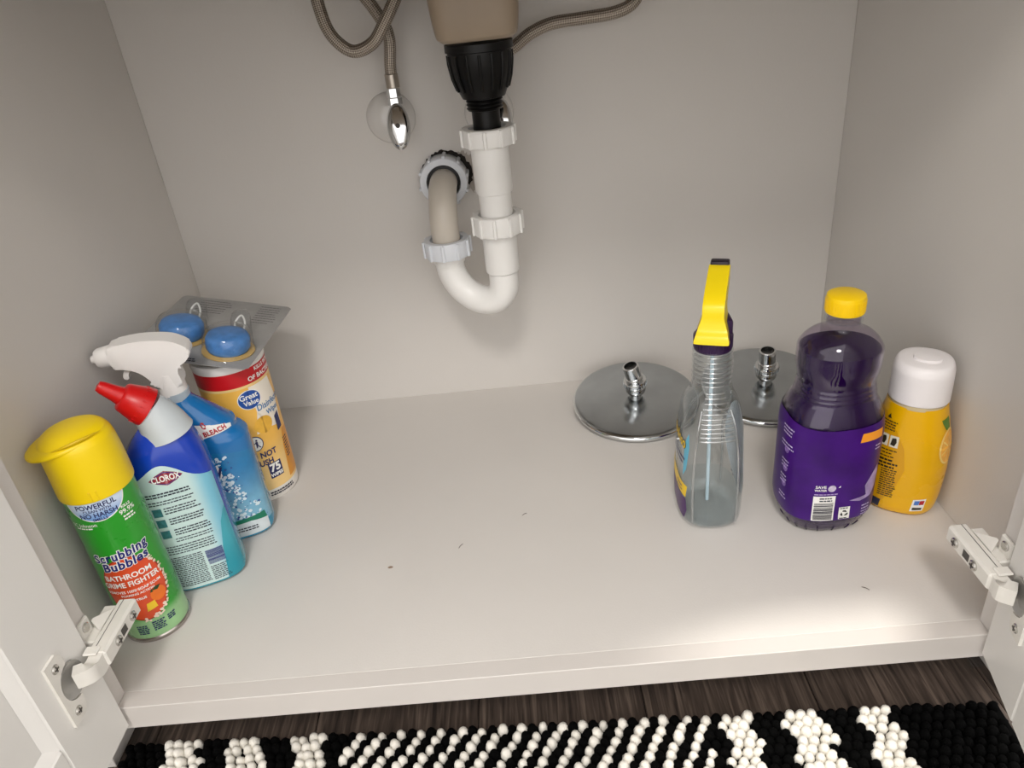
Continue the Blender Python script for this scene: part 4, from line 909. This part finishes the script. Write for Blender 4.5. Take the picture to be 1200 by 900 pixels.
# ================================================================== YELLOW SQUEEZE BOTTLE
def yellow_bottle():
    root = empty('squeeze_bottle', (.8480, .2010, 0), math.radians(-30), 'yellow squeeze bottle with white cap beside the purple bottle', 'bottle')
    secs = [(0, 0, 0, .0290, .0230, 2.3), (.003, 0, 0, .0335, .0270, 2.5), (.012, 0, 0, .0370, .0300, 2.6), (.040, 0, 0, .0402, .0325, 2.5), (.062, 0, 0, .0408, .0330, 2.5), (.090, 0, 0, .0390, .0325, 2.4), (.115, 0, 0, .0350, .0308, 2.3), (.134, 0, 0, .0310, .0292, 2.2), (.141, 0, 0, .0296, .0286, 2.1)]
    s = Surf(secs)
    lofto('bottle_body', s, mat('lemon_yellow_plastic', (232, 176, 0), .28, var=.06, vs=16, coat=.15), root, 44, 64)
    latheo('neck_band', [(.0270, .139), (.0290, .1395), (.0290, .147), (.0270, .1475)], mat('neck_clear', (206, 190, 150), .2), root, 44)
    cs = Surf([(.1450, 0, 0, .0298, .0298, 2.1), (.1456, 0, 0, .0302, .0302, 2.1), (.178, 0, 0, .0296, .0296, 2.2), (.1845, 0, .001, .0282, .0282, 2.3), (.1885, 0, .002, .0250, .0250, 2.3), (.1895, 0, .003, .0190, .0190, 2.2)])
    cap = lofto('cap', cs, mat('white_cap', (238, 234, 234), .35, var=.02), root, 30, 56)
    v, f = lathe([(.98, .1885), (1.0, .1905), (.96, .1920), (.60, .1927), (.001, .1927)], 40)
    pyobj('spout_lid', [Vector((p.x*.0140+.002, p.y*.0110-.001, p.z)) for p in v], f, MATS['white_cap'], cap, 50)
    o = .0004
    DK = mat('print_brown_black', (46, 40, 26), .4)
    # amber back panel with directions, set on the side turned to the purple bottle
    wrap('label_panel', poly2d([(-.064, .014), (-.020, .012), (-.006, .040), (.000, .066), (-.004, .092), (-.014, .112), (-.030, .130), (-.060, .128)]), s, FRONT, 0, 0, o, mat('label_amber', (214, 156, 2), .3, var=.05, coat=.1), root)
    wrap('small_print', lines2d(-.034, -.014, .122, 4, .0032, .0014, 200), s, FRONT, 0, 0, o*2, DK, root)
    wrap('hazard_mark', poly2d([(-.0265, .1245), (-.0215, .1245), (-.0240, .1300)]), s, FRONT, 0, 0, o*2, DK, root)
    for x in (-.036, -.0255, -.0150):
        wrap('pictogram_field', poly2d(rect(x-.0045, x+.0045, .0920, .1060)), s, FRONT, 0, 0, o*2, mat('print_cream', (226, 220, 200), .4), root)
        wrap('pictogram', poly2d([(x-.003, .095), (x+.001, .094), (x+.003, .099), (x+.002, .104), (x-.002, .103)]), s, FRONT, 0, 0, o*3, DK, root)
    wrap('small_print', lines2d(-.040, -.010, .088, 3, .0040, .0013, 201), s, FRONT, 0, 0, o*2, DK, root)
    wrap('small_print', lines2d(-.042, -.006, .076, 3, .0044, .0024, 202), s, FRONT, 0, 0, o*2, DK, root)
    wrap('small_print', lines2d(-.044, -.026, .063, 4, .0032, .0014, 203), s, FRONT, 0, 0, o*2, DK, root)
    wrap('small_print', lines2d(-.023, -.005, .063, 13, .0030, .0014, 204), s, FRONT, 0, 0, o*2, DK, root)
    wrap('barcode_field', poly2d(rect(-.044, -.027, .022, .048)), s, FRONT, 0, 0, o*2, mat('print_straw', (224, 200, 130), .4), root)
    wrap('barcode', bars2d(-.0435, -.0275, .0235, .0465, 14, 22, True), s, FRONT, 0, 0, o*3, mat('barcode_violet', (60, 48, 70), .4), root)
    wrap('navy_band', poly2d([(-.064, .006), (-.020, .0060), (-.018, .0185), (-.040, .021), (-.064, .030)]), s, FRONT, 0, 0, o*2, mat('band_navy', (24, 28, 62), .35), root)
    # lemon slice on the side turned to the wall, and a small colour mark low on the front
    wrap('leaf_print', poly2d([(.028, .128), (.040, .130), (.046, .112), (.036, .116)]), s, FRONT, 0, 0, o, mat('print_leaf_green', (86, 128, 40), .4), root)
    wrap('lemon_rind', poly2d(ell(.0120, .0210, 30)), s, FRONT, .0420, .0960, o*2, mat('print_rind', (244, 214, 130), .35), root)
    wrap('lemon_slice', poly2d(ell(.0102, .0188, 30)), s, FRONT, .0420, .0960, o*3, mat('print_lemon', (240, 178, 70), .35, var=.2, vs=150), root)
    seg_ = []
    for k in range(7):
        a = 2*math.pi*k/7; ca, sa = math.cos(a), math.sin(a)
        seg_.append([(.042+ca*.0012-sa*.0004, .096+sa*.0022+ca*.0007), (.042+ca*.0098-sa*.0005, .096+sa*.018+ca*.0008), (.042+ca*.0098+sa*.0005, .096+sa*.018-ca*.0008), (.042+ca*.0012+sa*.0004, .096+sa*.0022-ca*.0007)])
    wrap('slice_rib', poly2d(*seg_), s, FRONT, 0, 0, o*4, MATS['print_rind'], root)
    wrap('mark_field', poly2d([(.012, .0100), (.0250, .0120), (.0270, .0300), (.0140, .0280)]), s, FRONT, 0, 0, o*2, WHITEP, root)
    wrap('mark_blue', poly2d([(.0150, .0205), (.0198, .0212), (.0205, .0272), (.0155, .0265)]), s, FRONT, 0, 0, o*3, mat('print_sky', (70, 120, 196), .4), root)
    wrap('mark_red', poly2d([(.0200, .0212), (.0246, .0218), (.0254, .0278), (.0207, .0272)]), s, FRONT, 0, 0, o*3, REDP, root)
    wrap('mark_dark', poly2d([(.0140, .0125), (.0230, .0138), (.0235, .0170), (.0145, .0165)]), s, FRONT, 0, 0, o*3, DK, root)
    return root
YB = yellow_bottle()

def bake(root):
    R = Matrix.Rotation(root.rotation_euler.z, 4, 'Z'); root.rotation_euler.z = 0
    for c in root.children_recursive: c.data.transform(R)
bake(PB); bake(YB); PB.scale = (1, 1, 1.015)

# ================================================================== RUG
def rug():
    ox, oy = -.0415, .0385; ang = math.atan2(.0045-.0385, .873+.0415); ca, sa = math.cos(ang), math.sin(ang)
    Lr, Dr = .915, .50
    root = empty('bobble_rug', (ox, oy, ZF), ang, 'black and white bobble rug on the dark wood floor', 'rug')
    boxo('backing', (0, Lr, -Dr, 0, .0002, .0050), mat('rug_black_cloth', (4, 4, 4), .9, var=.3, vs=120, spec=.08), root, .001)
    def fuzz(name, c, c2):
        m = mat(name, c, .95, spec=.2, var=.10, vs=120, bump=.8, bs=900)
        return m
    WT = fuzz('tuft_white_wool', (236, 232, 222), None); BT = mat('tuft_black_wool', (4, 4, 4), .95, var=.3, vs=120, bump=.8, bs=900, spec=.08)
    def dome(r, h):
        v = [(0, 0, h)]; f = []
        for j, (q, zz) in enumerate(((.62, .86), (.98, .45), (.80, .0))):
            for i in range(8): a = 2*math.pi*(i+.5*j)/8; v.append((r*q*math.cos(a), r*q*math.sin(a), h*zz))
        for i in range(8): f.append((0, 1+i, 1+(i+1) % 8))
        for j in range(2):
            for i in range(8):
                a, b = 1+j*8+i, 1+j*8+(i+1) % 8; f.append((a, a+8, b+8, b))
        return v, f
    dv, df = dome(.0060, .0130)
    me = bpy.data.meshes.new('tuft'); me.from_pydata(dv, [], df); me.update(); me.materials.append(WT)
    for p in me.polygons: p.use_smooth = True
    px, py = .0106, .0094; r = random.Random(4)
    whites = []; rest = {0: [], 1: []}
    bands = [(.002, .043), (.072, .109), (.143, .180), (.592, .627), (.658, .697), (.731, .763)]
    nj = int(Dr/py); ni = int(Lr/px)
    for j in range(nj):
        sh = .5*(j % 2)
        for i in range(ni):
            u = (i+.5+sh*.9)*px; v_ = -(j+.6)*py
            if u > Lr-.004: continue
            wx = u+ox+.0; jj = (j % 6)
            wob = (.003 if (j//2) % 2 else -.002)+(.010*min(j, 6)/6 if wx < .3 else 0)
            white = any(a <= wx-wob < b for a, b in bands)
            if .197 <= wx < .583: white = (i+(1 if (j//1) % 4 in (1, 2) else 0)) % 2 == 0
            x = u+r.uniform(-.0012, .0012); y = v_+r.uniform(-.0010, .0010); k = r.uniform(.88, 1.12)
            (whites if white else rest[0]).append((x, y, k, r.uniform(0, 6.28)))
    whites.sort(key=lambda t: -t[1])
    for n_, (x, y, k, a) in enumerate(whites):
        if n_ >= 295: rest[1].append((x, y, k, a)); continue
        o = bpy.data.objects.new('tuft', me); COL.objects.link(o); o.parent = root
        o.location = (x, y, .0040); o.scale = (k, k, k*r.uniform(.9, 1.1)); o.rotation_euler = (r.uniform(-.15, .15), r.uniform(-.15, .15), a)
    for q, m in ((0, BT), (1, WT)):
        V, Fc = [], []
        for (x, y, k, a) in rest[q]:
            b = len(V); c_, s_ = math.cos(a), math.sin(a)
            V += [(x+k*(p[0]*c_-p[1]*s_), y+k*(p[0]*s_+p[1]*c_), .0040+p[2]*k*(.92 if q == 0 else 1)) for p in dv]; Fc += [tuple(i+b for i in t) for t in df]
        o = pyobj('tuft_pile', V, Fc, m, root, 180); o['kind'] = 'stuff'
rug()

# ================================================================== SMALL DEBRIS
SP = mat('brown_speck', (150, 128, 110), .8, var=.3, vs=400); SD = mat('dark_fibre', (92, 82, 76), .8)
def speck(x, y, r, label):
    v = []; rr_ = random.Random(int(x*1e4)); n = 12
    for h, q in ((.0001, 1.0), (.0008, .8)):
        for i in range(n): a = 2*math.pi*i/n; k = r*q*rr_.uniform(.75, 1.15); v.append((x+k*math.cos(a), y+.7*k*math.sin(a), h))
    f = [(i, (i+1) % n, n+(i+1) % n, n+i) for i in range(n)]+[tuple(range(n, 2*n))]
    tag(pyobj('crumb', v, f, SP, None, 0), label, 'crumb')
speck(.2490, .1640, .0030, 'small brown crumb in the middle of the cabinet floor')
def fibre(P, label): tag(tubeo('loose_fibre', catmull(P, 5), .00032, SD, None, 6), label, 'fibre')
fibre([(.328, .186, .0004), (.330, .190, .0008), (.3325, .193, .0004)], 'tiny dark fibre near the brown crumb')
fibre([(.405, .2355, .0004), (.408, .238, .0007), (.4105, .239, .0004)], 'tiny dark fibre between crumb and clear spray bottle')
fibre([(.750, .072, .0004), (.753, .070, .0009), (.756, .067, .0004)], 'tiny dark fibre before the purple bottle')
bm = bmesh.new(); q = [bm.verts.new(p) for p in ((0, 0, .001), (.022, .002, .001), (.020, .016, .0018), (.004, .019, .0022), (0, 0, .0016), (.022, .002, .0016), (.020, .016, .0024), (.004, .019, .0028))]
for fc in ((3, 2, 1, 0), (4, 5, 6, 7), (0, 1, 5, 4), (1, 2, 6, 5), (2, 3, 7, 6), (3, 0, 4, 7)): bm.faces.new([q[i] for i in fc])
sp = obj('plastic_scrap', bm, CLEAR, None, 0); sp.location = (.873, .052, ZF); tag(sp, 'small clear plastic scrap on the wood floor by the open door', 'scrap')
